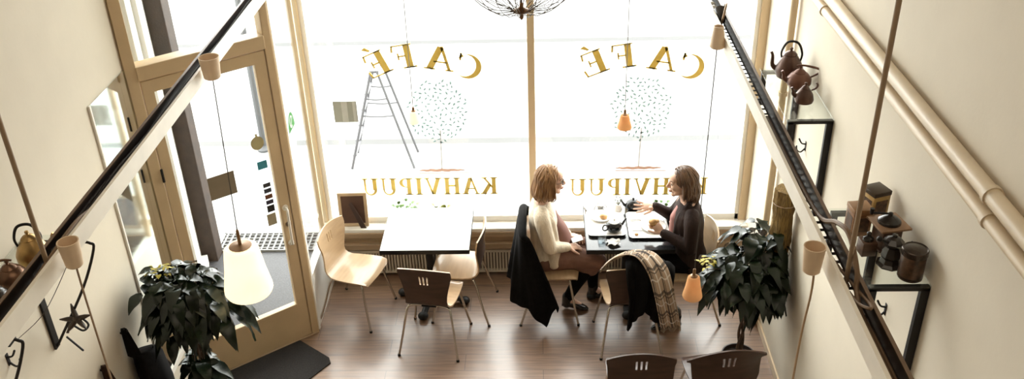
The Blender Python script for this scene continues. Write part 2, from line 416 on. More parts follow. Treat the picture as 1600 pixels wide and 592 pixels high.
# baseboards
bm = newbm(); box(bm, XR - 0.014, XR, -0.9, 6.95, 0.0, 0.075, 0.003); struct('baseboard_right', bm, TANWOOD)
bm = newbm(); box(bm, XL, XL + 0.014, -0.9, 5.60, 0.0, 0.09, 0.003); struct('baseboard_left', bm, WHITEPAINT)

# outside: the recess in front of the door, pavement, kerbs, house corner
PAVE = mat('pale_paving', (0.232, 0.231, 0.228), 0.9, var=0.02, scale=1.2)
STREET = mat('pale_asphalt', (0.235, 0.234, 0.232), 0.95, var=0.02, scale=2)
KERB = mat('grey_kerb_stone', (0.078, 0.078, 0.0775), 0.9, var=0.04, scale=3)
bm = newbm(); poly_prism(bm, [(-2.72, 5.64), (-1.95, 6.24), (-1.95, 7.40), (-3.35, 7.40)], -0.05, -0.002); struct('recess_floor', bm, mat('dark_wet_paving', (0.035, 0.035, 0.039), 0.6, var=0.5, scale=90))
bm = newbm(); box(bm, -14, 14, 7.36, 9.60, -0.10, -0.004); struct('pavement', bm, PAVE)
bm = newbm(); box(bm, -14, 14, 9.60, 9.74, -0.12, -0.006); struct('kerb_near', bm, KERB)
bm = newbm(); box(bm, -14, 14, 9.74, 12.72, -0.14, -0.008); struct('street', bm, STREET)
bm = newbm(); box(bm, -14, 14, 12.72, 12.86, -0.12, -0.006); struct('kerb_far', bm, mat('dark_kerb_stone', (0.060, 0.060, 0.060), 0.9, var=0.05, scale=3))
bm = newbm(); box(bm, -14, 14, 12.86, 17.0, -0.12, -0.008); struct('pavement_far', bm, PAVE)
# white reveal of the recess and the brown house corner
u = Vector((-3.22, 7.30)) - Vector((-2.75, 5.68)); an = math.atan2(u.y, u.x)
rv = sroot('wall_recess', (-2.75, 5.68, 0), an)
bm = newbm(); box(bm, -0.03, u.length - 0.02, 0.0, 0.14, -0.05, 6.0)
box(bm, 0.42, 0.56, -0.05, 0.02, 0.0, 6.0, 0.006); box(bm, 1.02, 1.30, -0.04, 0.02, 0.0, 6.0, 0.006); box(bm, -0.02, u.length - 0.1, -0.06, 0.02, 0.0, 0.10, 0.005)
struct('reveal', bm, mat('white_reveal', (0.62, 0.61, 0.58), 0.8, var=0.04), rv)
bm = newbm(); box(bm, -3.22, -3.06, 7.26, 7.42, -0.05, 6.0, 0.008); struct('house_corner', bm, mat('brown_stone', (0.026, 0.014, 0.008), 0.7, var=0.4, scale=12, bump=0.3))
bm = newbm(); box(bm, -3.34, XR + 0.2, 5.7, 7.44, 4.08, 4.2); struct('recess_soffit', bm, WHITEPAINT)

# metal foot grate outside the door
g = thing('foot_grate', 'pale metal foot grate set in the ground outside the door', 'grate', (-2.50, 7.56, 0.0))
bm = newbm(); W_, H_ = 0.62, 0.155
box(bm, -W_, W_, -H_, -H_ + 0.015, 0, 0.02); box(bm, -W_, W_, H_ - 0.015, H_, 0, 0.02); box(bm, -W_, -W_ + 0.015, -H_, H_, 0, 0.02); box(bm, W_ - 0.015, W_, -H_, H_, 0, 0.02)
obj('grate_frame', bm, mat('zinc', (0.17, 0.17, 0.165), 0.6), g, False)
bm = newbm()
for i in range(22): box(bm, -W_ + 0.03 + i * 0.056, -W_ + 0.046 + i * 0.056, -H_ + 0.01, H_ - 0.01, 0.004, 0.018)
for j in range(5): box(bm, -W_ + 0.01, W_ - 0.01, -H_ + 0.045 + j * 0.056, -H_ + 0.053 + j * 0.056, 0.004, 0.016)
obj('grate_bars', bm, MATS['zinc'], g, False)
bm = newbm(); box(bm, -W_ + 0.01, W_ - 0.01, -H_ + 0.01, H_ - 0.01, 0.0, 0.003); obj('grate_tray', bm, mat('pit_grey', (0.055, 0.055, 0.055), 0.9), g, False)

# street post seen through the door, stepladder on the pavement
p = thing('street_post', 'slim grey post on the street seen through the door glass', 'post', (-3.18, 9.50, 0.0))
bm = newbm(); lathe(bm, [(0.034, 0.0), (0.034, 2.9)], 14); obj('pole', bm, mat('grey_post', (0.05, 0.052, 0.054), 0.6), p)
bm = newbm(); lathe(bm, [(0.075, -0.004), (0.075, 0.02), (0.05, 0.035), (0.036, 0.06)], 14); obj('base', bm, MATS['grey_post'], p)
bm = newbm(); lathe(bm, [(0.036, 2.88), (0.042, 2.9), (0.03, 2.94), (0.002, 2.96)], 14); obj('cap', bm, MATS['grey_post'], p)
s = thing('stepladder', 'grey metal stepladder standing open on the pavement outside', 'ladder', (-1.74, 9.22, -0.004))
ALU = mat('ladder_metal', (0.085, 0.085, 0.092), 0.5, var=0.08)
for sx in (-1, 1):
    for sy in (-1, 1):
        bm = newbm(); tube(bm, [(sx * 0.345, sy * 0.19, 0.0), (sx * 0.035, sy * 0.15, 1.13)], 0.014, 8); obj('rail', bm, ALU, s)
for k, t in enumerate((0.14, 0.3, 0.46, 0.62, 0.78)):
    bm = newbm(); x = -0.345 + 0.31 * t; y = 0.19 - 0.04 * t
    box(bm, x - 0.022, x + 0.022, -y, y, 1.13 * t - 0.008, 1.13 * t + 0.008, 0.003); obj('rung', bm, ALU, s, False)
for sy in (-1, 1):
    for z in (0.83, 0.63):
        w = 0.345 - 0.31 * z / 1.13
        bm = newbm(); tube(bm, spline([(-w, sy * 0.165, z), (0, sy * 0.165, z - 0.012), (w, sy * 0.165, z)], 4), 0.008, 6); obj('spreader_bar', bm, ALU, s)
bm = newbm(); box(bm, -0.05, 0.05, -0.16, 0.16, 1.12, 1.145, 0.004); obj('top_cap', bm, ALU, s, False)

# pipes: two along the right wall, one upright in the corner
for (x, z, rr, lab, sp) in ((1.752, 3.085, 0.036, 'upper of the two cream pipes running along the right wall', 0), (1.752, 2.985, 0.029, 'lower of the two cream pipes running along the right wall', 1)):
    t = thing('wall_pipe', lab, 'pipe', (x, 0, z), 0, 'pipes along the right wall')
    bm = newbm(); tube(bm, [(0, 0.2, 0), (0, 6.85, 0)], rr, 16); obj('pipe', bm, PIPEPAINT, t)
    for y in (3.18 - sp * 0.02, 5.62 - sp * 0.05, 0.9):
        bm = newbm(); tube(bm, [(0, y - 0.014, 0), (0, y + 0.014, 0)], rr + 0.007, 16); tube(bm, [(0.02, y, 0), (XR - x, y, 0)], 0.009, 8); obj('clip', bm, PIPEPAINT, t)
t = thing('wall_pipe', 'upright tan pipe beside the right window frame behind the kettles', 'pipe', (1.762, 6.28, 0))
bm = newbm(); tube(bm, [(0, 0, 0.002), (0, 0, 6.19)], 0.026, 16); obj('pipe', bm, TANWOOD, t)
for z in (0.6, 2.1, 3.4):
    bm = newbm(); lathe(bm, [(0.033, z - 0.015), (0.033, z + 0.015)], 16); obj('clip', bm, TANWOOD, t)

# radiator under the sill
t = thing('radiator', 'long low cream ribbed radiator under the window sill', 'radiator', (0, 7.04, 0.0))
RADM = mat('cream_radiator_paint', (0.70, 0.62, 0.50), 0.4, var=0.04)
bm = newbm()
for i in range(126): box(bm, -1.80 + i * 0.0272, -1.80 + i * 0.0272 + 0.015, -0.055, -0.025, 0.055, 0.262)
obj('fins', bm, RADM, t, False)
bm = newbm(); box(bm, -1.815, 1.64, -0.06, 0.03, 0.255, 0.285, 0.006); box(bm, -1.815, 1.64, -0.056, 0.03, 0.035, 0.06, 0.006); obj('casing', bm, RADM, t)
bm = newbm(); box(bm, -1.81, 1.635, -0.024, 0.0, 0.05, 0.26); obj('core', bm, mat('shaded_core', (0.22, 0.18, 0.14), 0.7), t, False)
for x in (-1.6, -0.1, 1.4):
    bm = newbm(); box(bm, x - 0.02, x + 0.02, -0.045, 0.02, 0.0, 0.04, 0.004); obj('foot', bm, RADM, t, False)

# mirror on the left wall
t = thing('wall_mirror', 'large thin framed mirror on the left wall beside the door frame', 'mirror', (XL, 5.32, 0.0))
bm = newbm(); box(bm, 0.003, 0.009, -0.285, 0.285, 0.50, 2.66); obj('mirror_glass', bm, mat('silvered_glass', (0.86, 0.9, 0.89), 0.06, metal=1.0, var=0.01), t, False)
bm = newbm(); box(bm, 0.0, 0.016, -0.30, -0.283, 0.46, 2.66, 0.002); box(bm, 0.0, 0.016, 0.272, 0.29, 0.46, 2.66, 0.002); box(bm, 0.0, 0.02, -0.30, 0.29, 0.46, 0.51, 0.003); obj('mirror_frame', bm, WHITEPAINT, t, False)

# door mat
bm = newbm(); poly_prism(bm, [(-2.045, 6.09), (-1.735, 5.85), (-1.712, 5.79), (-1.86, 5.575), (-2.28, 5.10), (-2.62, 5.40), (-2.64, 5.61)], 0.001, 0.012)
tag(obj('door_mat', bm, mat('dark_fibre_mat', (0.022, 0.019, 0.018), 0.95, var=0.4, scale=140, bump=0.6, bscale=300), None, False), 'dark fibre door mat on the floor inside the door', 'door mat')

# ------------------------------------------------------------------ lettering and decals on the glass
GOLD = mat('gold_leaf_lettering', (0.82, 0.58, 0.12), 0.5, var=0.10, scale=14)
def stroke(bm, p, q, w, th=0.005):
    p = Vector((p[0], 0, p[1])); q = Vector((q[0], 0, q[1])); d = (q - p).normalized(); n = Vector((-d.z, 0, d.x)) * (w / 2)
    pr(bm, [p - n, q - n, q + n, p + n], th)
def pr(bm, pts, th=0.005):
    a = [bm.verts.new((v.x, -th, v.z)) for v in pts]
    if th < 0.0045: bm.faces.new(a); return            # thin film
    b = [bm.verts.new((v.x, 0, v.z)) for v in pts]; n = len(pts)
    bm.faces.new(a); bm.faces.new(list(reversed(b)))
    for i in range(n): bm.faces.new((a[i], b[i], b[(i + 1) % n], a[(i + 1) % n]))
def arcband(bm, c, ro, ri, a0, a1, dx=0.0, n=18, th=0.005):
    """crescent band: outer radii ro=(x,y), inner ri, inner centre shifted by dx"""
    for k in range(n):
        t0 = math.radians(a0 + (a1 - a0) * k / n); t1 = math.radians(a0 + (a1 - a0) * (k + 1) / n)
        O = [Vector((c[0] + ro[0] * math.cos(t), 0, c[1] + ro[1] * math.sin(t))) for t in (t0, t1)]
        I = [Vector((c[0] + dx + ri[0] * math.cos(t), 0, c[1] + ri[1] * math.sin(t))) for t in (t0, t1)]
        pr(bm, [O[0], O[1], I[1], I[0]], th)
def serif(bm, x, z, w): pr(bm, [Vector((x - w / 2, 0, z - 0.030)), Vector((x + w / 2, 0, z - 0.030)), Vector((x + w / 2, 0, z + 0.030)), Vector((x - w / 2, 0, z + 0.030))])
TK, TN = 0.21, 0.095
def letter(ch):
    """bold roman capital, height 1, centred on x=0, returns (bm, advance)"""
    bm = newbm(); b, t = 0.022, 0.978
    if ch in 'EÉF':
        stroke(bm, (-0.18, 0), (-0.18, 1), TK); serif(bm, -0.22, b, 0.36)
        if ch == 'F': serif(bm, -0.16, b, 0.40)
        stroke(bm, (-0.34, 0.975), (0.32, 0.975), 0.05); stroke(bm, (-0.1, 0.52), (0.14, 0.52), 0.06); stroke(bm, (0.14, 0.38), (0.14, 0.66), 0.05)
        stroke(bm, (0.29, 0.985), (0.32, 0.72), 0.06)
        if ch != 'F': stroke(bm, (-0.34, 0.025), (0.36, 0.025), 0.05); stroke(bm, (0.34, 0.01), (0.385, 0.30), 0.06)
        if ch == 'É': pr(bm, [Vector((-0.02, 0, 1.10)), Vector((0.05, 0, 1.08)), Vector((0.24, 0, 1.26)), Vector((0.10, 0, 1.31))])
        return bm, 0.86
    if ch == 'C':
        arcband(bm, (0, 0.5), (0.44, 0.52), (0.36, 0.47), 52, 308, 0.10, 26)
        stroke(bm, (0.30, 0.66), (0.34, 0.97), 0.06); pr(bm, [Vector((0.22, 0, 0.86)), Vector((0.36, 0, 0.70)), Vector((0.36, 0, 0.97)), Vector((0.30, 0, 0.92))])
        return bm, 0.95
    if ch == 'A':
        stroke(bm, (-0.34, 0), (0.0, 1.0), TN); stroke(bm, (0.31, 0), (0.02, 0.97), TK); stroke(bm, (-0.24, 0.34), (0.2, 0.34), 0.06)
        serif(bm, -0.34, b, 0.26); serif(bm, 0.31, b, 0.36); return bm, 0.98
    if ch == 'K':
        stroke(bm, (-0.24, 0), (-0.24, 1), TK); serif(bm, -0.24, b, 0.38); serif(bm, -0.24, t, 0.38)
        stroke(bm, (-0.16, 0.40), (0.28, 0.98), TN); stroke(bm, (-0.02, 0.58), (0.32, 0.0), TK); serif(bm, 0.33, b, 0.34); serif(bm, 0.28, t, 0.28); return bm, 1.02
    if ch == 'H':
        for x in (-0.27, 0.27): stroke(bm, (x, 0), (x, 1), TK); serif(bm, x, b, 0.36); serif(bm, x, t, 0.36)
        stroke(bm, (-0.2, 0.52), (0.2, 0.52), TN); return bm, 1.06
    if ch == 'V':
        stroke(bm, (-0.30, 1), (0.0, 0.02), TK); stroke(bm, (0.33, 1), (0.02, 0.0), TN); serif(bm, -0.30, t, 0.36); serif(bm, 0.33, t, 0.26); return bm, 0.98
    if ch == 'I':
        stroke(bm, (0, 0), (0, 1), TK); serif(bm, 0, b, 0.38); serif(bm, 0, t, 0.38); return bm, 0.56
    if ch == 'P':
        stroke(bm, (-0.18, 0), (-0.18, 1), TK); serif(bm, -0.18, b, 0.40); serif(bm, -0.22, t, 0.34)
        arcband(bm, (0.0, 0.725), (0.33, 0.275), (0.15, 0.225), -90, 90, 0.0, 14)
        stroke(bm, (-0.1, 0.975), (0.01, 0.975), 0.05); stroke(bm, (-0.1, 0.475), (0.01, 0.475), 0.05); return bm, 0.86
    if ch == 'U':
        stroke(bm, (-0.26, 0.30), (-0.26, 1), TK); stroke(bm, (0.27, 0.30), (0.27, 1), TN); serif(bm, -0.26, t, 0.38); serif(bm, 0.27, t, 0.28)
        arcband(bm, (-0.03, 0.32), (0.33, 0.34), (0.23, 0.27), 180, 360, 0.035, 16); return bm, 1.0
def straight_word(word, name, label, xr, xl, z0, h):
    """reads from outside, so it runs from the right (xr) to the left (xl) as seen from the room"""
    w = thing(name, label, 'lettering', (0, YW - 0.006, 0))
    bms = [letter(c) for c in word]; tot = sum(a for _, a in bms); k = (xr - xl) / tot; x = xr
    for bm, a in bms:
        cx = x - a * k / 2; x -= a * k
        for v in bm.verts: v.co = Vector((cx - v.co.x * k * 0.98, v.co.y, z0 + v.co.z * h))
        obj('letter', bm, GOLD, w, False)
def arc_word(cx, name, label, items, h):
    w = thing(name, label, 'lettering', (0, YW - 0.006, 0))
    for ch, x, z, deg in items:
        bm, a = letter(ch); R = Matrix.Rotation(math.radians(deg), 4, 'Y')
        for v in bm.verts:
            p = Vector((-v.co.x * h * 1.24, v.co.y, (v.co.z - 0.5) * h)); v.co = R @ p + Vector((cx + x, 0, z))
        obj('letter', bm, GOLD, w, False)
straight_word('KAHVIPUU', 'window_lettering', 'gold window word KAHVIPUU on the left pane above the white table', -0.37, -1.585, 0.792, 0.165)
straight_word('KAHVIPUU', 'window_lettering', 'gold window word KAHVIPUU on the right pane partly behind the two women', 1.46, 0.235, 0.765, 0.165)
arc_word(-0.95, 'window_lettering', 'gold arched window word CAFÉ on the left pane above the stepladder',
         [('C', 0.362, 2.000, 20), ('A', 0.140, 2.075, 9), ('F', -0.165, 2.095, -8), ('É', -0.380, 2.035, -24)], 0.205)
arc_word(0.86, 'window_lettering', 'gold arched window word CAFÉ on the right pane above the amber pendant',
         [('C', 0.362, 1.970, 20), ('A', 0.140, 2.045, 9), ('F', -0.190, 2.07, -8), ('É', -0.420, 2.015, -22)], 0.205)
MINT = film_mat('pale_mint_vinyl', (0.32, 0.46, 0.46), 0.08)
PINK = film_mat('pale_pink_vinyl', (0.58, 0.36, 0.27), 0.07)
def tree_decal(cx, label):
    w = thing('tree_decal', label, 'decal', (cx, YW - 0.006, 0), 0)
    rnd = random.Random(int(cx * 100) + 400)
    bm = newbm()
    used = []
    for i in range(1500):
        a = rnd.uniform(0, 2 * PI); rr = math.sqrt(rnd.uniform(0.0, 1)) * (1 + 0.05 * math.sin(7 * a))
        x = 0.245 * rr * math.cos(a); z = 1.60 + 0.285 * rr * math.sin(a); l = rnd.uniform(0.017, 0.023); b = rnd.uniform(0, PI)
        if any((x - p) ** 2 + (z - q) ** 2 < 0.033 ** 2 for p, q in used): continue
        used.append((x, z))
        d = Vector((math.cos(b), 0, math.sin(b))); n = Vector((-d.z, 0, d.x)); c = Vector((x, 0, z))
        pr(bm, [c - d * l, c + n * l * 0.45, c + d * l, c - n * l * 0.45], 0.0012)
    obj('crown', bm, MINT, w, False)
    bm = newbm(); stroke(bm, (0, 1.05), (0.01, 1.42), 0.014, 0.0012); obj('trunk', bm, film_mat('pale_grey_vinyl', (0.55, 0.55, 0.55), 0.11) if 'pale_grey_vinyl' not in MATS else MATS['pale_grey_vinyl'], w, False)
    bm = newbm()
    pr(bm, [Vector((0.20 * math.cos(t), 0, 1.033 + (0.014 + 0.004 * math.sin(t * 13)) * math.sin(t))) for t in [2 * PI * k / 48 for k in range(48)]], 0.0012)
    stroke(bm, (-0.2, 1.008), (0.24, 1.004), 0.007, 0.0012)
    obj('ground', bm, PINK, w, False)
tree_decal(-0.86, 'pale printed tree on the left window pane above the letters')
tree_decal(0.84, 'pale printed tree on the right window pane between the women')
# cards and stickers on the glass
def card(name, label, cat, cx, z, w, h, m, parent_local=True, strips=None, y=-0.030):
    bm = newbm(); box(bm, -w / 2, w / 2, -0.003, 0, -h / 2, h / 2)
    c = math.cos(DA); s_ = math.sin(DA)
    o = obj(name, bm, m, None, False)
    o.location = (A_.x + c * cx - s_ * y, A_.y + s_ * cx + c * y, z); o.rotation_euler = (0, 0, DA)
    tag(o, label, cat); return o
card('notice_card', 'large square brown-grey card stuck on the door glass', 'card', 0.455, 1.615, 0.20, 0.185, mat('brown_grey_card', (0.23, 0.18, 0.12), 0.8), y=-0.027)
card('sticker', 'small blue rectangular sticker on the door glass', 'sticker', 0.776, 1.675, 0.075, 0.065, mat('blue_print', (0.05, 0.30, 0.40), 0.5), y=-0.027)
card('sticker', 'beige square sticker below the column of dark stickers on the door glass', 'sticker', 0.775, 1.20, 0.07, 0.10, mat('beige_print', (0.42, 0.36, 0.24), 0.6), y=-0.027)
for k, (z, h, cl, lab) in enumerate(((1.50, 0.034, (0.05, 0.05, 0.06), 'topmost small grey sticker of the dark column on the door glass'), (1.452, 0.036, (0.04, 0.045, 0.07), 'second sticker from the top of the dark column on the door glass'),
        (1.40, 0.036, (0.16, 0.055, 0.025), 'reddish brown sticker of the dark column on the door glass'), (1.352, 0.034, (0.035, 0.03, 0.06), 'bluish black sticker of the dark column on the door glass'), (1.295, 0.056, (0.012, 0.012, 0.013), 'tallest black sticker at the foot of the dark column on the door glass'))):
    o = card('payment_sticker', lab, 'sticker', 0.782, z, 0.058, h, mat('print_%d' % k, cl, 0.5), y=-0.027); o['group'] = 'column of stickers on the door'
def flat_shape(name, label, cat, pts, m, loc, rotz):
    bm = newbm(); pr(bm, [Vector((x, 0, z)) for x, z in pts], 0.003); o = obj(name, bm, m, None, False); o.location = loc; o.rotation_euler = (0, 0, rotz); tag(o, label, cat); return o
c = math.cos(DA); s_ = math.sin(DA)
pts = [(0.05 * math.cos(2 * PI * k / 28), 0.055 * math.sin(2 * PI * k / 28)) for k in range(28)]
pts[7:7] = [(0.008, 0.056), (0.008, 0.075)]; pts[9:10] = [(-0.008, 0.075), (-0.008, 0.056)]
flat_shape('sticker', 'round pale yellow sticker with a small tab on the door glass', 'sticker', pts, mat('pale_yellow_print', (0.50, 0.45, 0.24), 0.6), (A_.x + c * 0.768 + s_ * 0.027, A_.y + s_ * 0.768 - c * 0.027, 1.86), DA)
w = thing('oval_sticker', 'tall oval green and white sticker on the side pane by the door', 'sticker', (-1.910, 6.42, 1.77), PI / 2)
def ovpts(a, b, z0, z1, n=40):
    P = [(a * math.cos(t), b * math.sin(t)) for t in [2 * PI * k / n for k in range(n)]]
    return [(x, z) for x, z in P if z0 - 1e-6 <= z <= z1 + 1e-6]
bm = newbm(); pr(bm, [Vector((x, 0, z)) for x, z in ovpts(0.095, 0.165, 0.02, 0.2)], 0.003); obj('green_top', bm, film_mat('green_vinyl', (0.10, 0.25, 0.10), 0.06), w, False)
bm = newbm(); pr(bm, [Vector((x, 0, z)) for x, z in ovpts(0.095, 0.165, -0.2, 0.02)], 0.0025); obj('white_lower_half', bm, film_mat('white_vinyl', (0.7, 0.74, 0.7), 0.15), w, False)
bm = newbm(); arcband(bm, (0.0, 0.09), (0.045, 0.05), (0.03, 0.036), 60, 300, 0, 12, 0.005); stroke(bm, (-0.02, 0.05), (0.04, 0.12), 0.012, 0.005); obj('pale_mark', bm, MATS['white_vinyl'], w, False)
w = thing('window_notice', 'square grey striped notice at the left of the left window pane', 'notice', (-1.638, YW - 0.006, 1.606))
bm = newbm(); box(bm, -0.099, 0.099, -0.003, 0, -0.096, 0.096); obj('sheet', bm, film_mat('grey_paper', (0.42, 0.42, 0.37), 0.14), w, False)
bm = newbm(); box(bm, -0.03, 0.02, -0.005, -0.003, -0.096, 0.096); box(bm, 0.065, 0.092, -0.005, -0.003, -0.09, 0.09); obj('pale_stripe', bm, film_mat('pale_paper', (0.62, 0.62, 0.58), 0.14), w, False)
# ------------------------------------------------------------------ cable trays, rods, cables, pendants
def cable_tray(x, side, label):
    """x: inner rim (towards the room centre), side=+1 tray extends to +x, -1 to -x; rim at z 3.0"""
    t = thing('cable_tray', label, 'cable tray', (x, 0, 2.925))
    y0, y1, wd, hh = 0.55, 6.98, 0.078, 0.078
    s = side
    def bx(bm, a, b, *r): box(bm, min(s * a, s * b), max(s * a, s * b), *r)
    bm = newbm(); bx(bm, -0.003, 0.0, y0, y1, -0.004, hh); bx(bm, -0.003, 0.012, y0, y1, hh, hh + 0.003); obj('inner_face', bm, CREAMSTEEL, t, False)
    bm = newbm()
    bx(bm, wd - 0.002, wd, y0, y1, 0, hh); bx(bm, 0.0, 0.0015, y0, y1, 0, hh - 0.001)
    bx(bm, 0.0, 0.040, y0, y1, 0, 0.002); bx(bm, 0.069, wd, y0, y1, 0, 0.002)
    n = int((y1 - y0) / 0.056)
    for i in range(n + 1):
        yy = y0 + i * 0.056
        bx(bm, 0.040, 0.069, yy, min(yy + 0.017, y1), 0, 0.002)
    obj('channel', bm, DARKSTEEL, t, False)
    bm = newbm(); bx(bm, wd - 0.012, wd + 0.002, y0, y1, hh - 0.002, hh + 0.002); obj('outer_rim', bm, mat('brown_rim', (0.16, 0.10, 0.06), 0.4), t, False)
    return t
trR = cable_tray(1.060, 1, 'long perforated cable tray hanging along the right side of the room')
trL = cable_tray(-1.864, -1, 'long perforated cable tray hanging along the left side of the room')
for tr, x, y in ((trR, 0.042, 2.80), (trL, -0.036, 2.93)):
    bm = newbm(); tube(bm, [(x, y, 0.0), (x, y, 3.274)], 0.0095, 10); obj('suspension_rod', bm, mat('tan_rod', (0.34, 0.24, 0.15), 0.5), tr)
    bm = newbm(); lathe(bm, [(0.018, 0.003), (0.018, 0.012), (0.012, 0.024)], 6, origin=(x, y, 0)); obj('rod_nut', bm, MATS['tan_rod'], tr)
def cable(label, pts, r, m=CORD, n=8): 
    bm = newbm(); tube(bm, spline(pts, n), r, 7); return tag(obj('cable', bm, m), label, 'cable')
z0 = 2.935
cable('thick brown cable looping up out of the right cable tray', [(1.115, 4.2, z0), (1.112, 3.6, z0 + 0.012), (1.105, 3.2, z0 + 0.05), (1.10, 2.98, z0 + 0.16), (1.108, 2.86, z0 + 0.18), (1.118, 2.76, z0 + 0.10), (1.112, 2.70, z0 + 0.03), (1.105, 2.5, z0 + 0.006), (1.108, 1.5, z0 + 0.006), (1.11, 0.8, z0 + 0.006)], 0.0095, mat('brown_cable', (0.20, 0.125, 0.07), 0.6))
cable('thin cable coiled in the right cable tray below the big loop', [(1.09, 3.1, z0), (1.10, 2.9, z0 + 0.02), (1.12, 2.75, z0 + 0.03), (1.12, 2.6, z0 + 0.07), (1.10, 2.55, z0 + 0.09), (1.085, 2.62, z0 + 0.06), (1.10, 2.74, z0 + 0.012), (1.12, 2.5, z0), (1.12, 2.0, z0), (1.12, 1.0, z0)], 0.006, MATS['brown_cable'])
for k, (dx, a, lab) in enumerate(((-1.905, 0.004, 'black cable lying nearest the inner face in the left tray'), (-1.920, 0.010, 'black cable winding along the middle of the left tray'), (-1.930, 0.006, 'dark cable along the outer side of the left tray'))):
    cable(lab, [(dx + a * math.sin(i * 1.3 + k), 0.7 + i * 0.42, z0 + 0.008 + 0.012 * (math.sin(i * 1.9 + k) + 1)) for i in range(15)], 0.0075, mat('black_cable', (0.03, 0.02, 0.015), 0.5), 5)
cable('brown cable arching over the rim of the left cable tray', [(-1.915, 2.5, z0), (-1.90, 2.85, z0 + 0.04), (-1.885, 3.15, z0 + 0.075), (-1.90, 3.4, z0 + 0.03), (-1.92, 3.8, z0)], 0.008, MATS['brown_cable'])
# small spotlight fitting lying in the far end of the right tray
t = thing('spotlight', 'small dark spotlight clipped in the right tray near the window', 'spotlight', (1.105, 5.50, 2.932))
bm = newbm(); lathe(bm, [(0.022, -0.05), (0.036, 0.02), (0.038, 0.05), (0.034, 0.05)], 16, M=Matrix.Translation((0, 0, 0.055)) @ Matrix.Rotation(-1.2, 4, 'X')); obj('lamp_head', bm, ENAMEL, t)
bm = newbm(); tube(bm, spline([(-0.02, -0.10, 0.0), (-0.01, -0.12, 0.08), (0.02, -0.04, 0.14), (0.03, 0.06, 0.09), (0.02, 0.10, 0.0)], 6), 0.007, 8); obj('bracket', bm, mat('bronze', (0.25, 0.16, 0.09), 0.35, metal=0.6), t)
for k, y in enumerate((0.13, 0.2, 0.27)):
    bm = newbm(); ell(bm, (-0.008, y, 0.028), 0.024); obj('bulb', bm, mat('warm_bulb', (0.7, 0.66, 0.6), 0.15), t)

def shade_mat(name, col, estr):
    m = film_mat(name, col, 0.5); nt = m.node_tree; out = nt.nodes['Material Output']
    src = out.inputs[0].links[0].from_socket
    e = nt.nodes.new('ShaderNodeEmission'); e.inputs[0].default_value = (*col, 1); e.inputs[1].default_value = estr
    a = nt.nodes.new('ShaderNodeAddShader'); nt.links.new(src, a.inputs[0]); nt.links.new(e.outputs[0], a.inputs[1]); nt.links.new(a.outputs[0], out.inputs[0])
    return m
SH_W = shade_mat('opal_glass_lit', (0.95, 0.87, 0.72), 0.50)
SH_A = shade_mat('amber_glass_lit', (0.78, 0.52, 0.27), 0.10)
SH_P = shade_mat('pale_glass_lit', (0.90, 0.84, 0.74), 0.30)
def cup(bm, h=0.115, r0=0.050, r1=0.043, wall=0.004):
    """small bucket-shaped cord cup, open at the top"""
    lathe(bm, [(0.004, 0.0), (r1 - 0.008, 0.0), (r1, 0.008), (r0, h), (r0 - wall, h), (r1 - wall, 0.014), (0.004, 0.012)], 22, cap=False)
def pendant(label, x, y, zt, zb, rt, rb, shade, ztop, cup_spec=None, bulbW=4.0, bulbcol=(1, 0.72, 0.42), cordm=CORD_D, xtop=None, cr=0.0032):
    """shade from zt down to zb; cord up to ztop (cup bottom or ceiling)"""
    t = thing('pendant_lamp', label, 'pendant lamp', (x, y, 0))
    h = zt - zb
    bm = newbm()
    pf = [(rt * 0.30, zt), (rt * 0.85, zt - 0.002), (rt, zt - 0.05 * h), (rt + (rb - rt) * 0.45, zt - h * 0.5), (rb * 0.99, zt - h * 0.87), (rb, zt - 0.94 * h), (rb * 0.93, zb)]
    inn = [(r - 0.004, z + (0.003 if i == 6 else -0.004)) for i, (r, z) in reversed(list(enumerate(pf)))]
    lathe(bm, pf + inn, 30, cap=False); obj('lamp_shade', bm, shade, t)
    bm = newbm(); lathe(bm, [(rt * 0.62, zt + 0.001), (rt * 0.66, zt + 0.005), (rt * 0.3, zt + 0.012), (0.011, zt + 0.016), (0.010, zt + h * 0.32), (0.006, zt + h * 0.36)], 18); obj('lamp_holder', bm, mat('brown_brass', (0.22, 0.12, 0.055), 0.4, metal=0.5), t)
    bm = newbm(); ell(bm, (0, 0, zt - h * 0.45), (rt * 0.42, rt * 0.42, rt * 0.5)); obj('light_bulb', bm, mat('lit_bulb', (0.9, 0.8, 0.6), 0.3, emit=(1, 0.75, 0.45), estr=4.0), t)
    xt = (xtop - x) if xtop is not None else 0
    bm = newbm(); tube(bm, [(0, 0, zt + h * 0.3), (xt, 0, ztop)], cr, 6); obj('cord', bm, cordm, t)
    if cup_spec:
        cb = newbm(); cup(cb, *cup_spec[2:]); cu = obj('cord_cup', cb, TERRA, t); cu.location = (cup_spec[0] - x, 0, cup_spec[1])
    return t
pendant('large lit opal glass pendant in front of the entrance door', -1.842, 4.74, 1.84, 1.50, 0.105, 0.150, SH_W, 2.965, (-1.803, 2.955, 0.125, 0.056, 0.046), xtop=-1.803)
pendant('small amber glass pendant beside the leafy plant on the right', 1.002, 5.09, 1.335, 1.165, 0.040, 0.066, SH_A, 2.97, (1.018, 2.945, 0.13, 0.028, 0.044), xtop=1.018)
pendant('small pale glass pendant hanging before the left window pane', -1.004, 6.70, 1.80, 1.70, 0.030, 0.048, SH_P, 4.6, None, cordm=CORD_G, cr=0.0030)
pendant('small amber pendant hanging before the right window pane', 0.665, 6.70, 1.745, 1.625, 0.034, 0.058, SH_A, 4.6, None, cordm=CORD_G, cr=0.0030)
# rails that carry the two window pendants and the wire lamp (above the frame of the photo)
bm = newbm(); box(bm, XL, XR, 6.68, 6.72, 4.6, 4.64, 0.003); struct('trim_10', bm, WHITEPAINT)
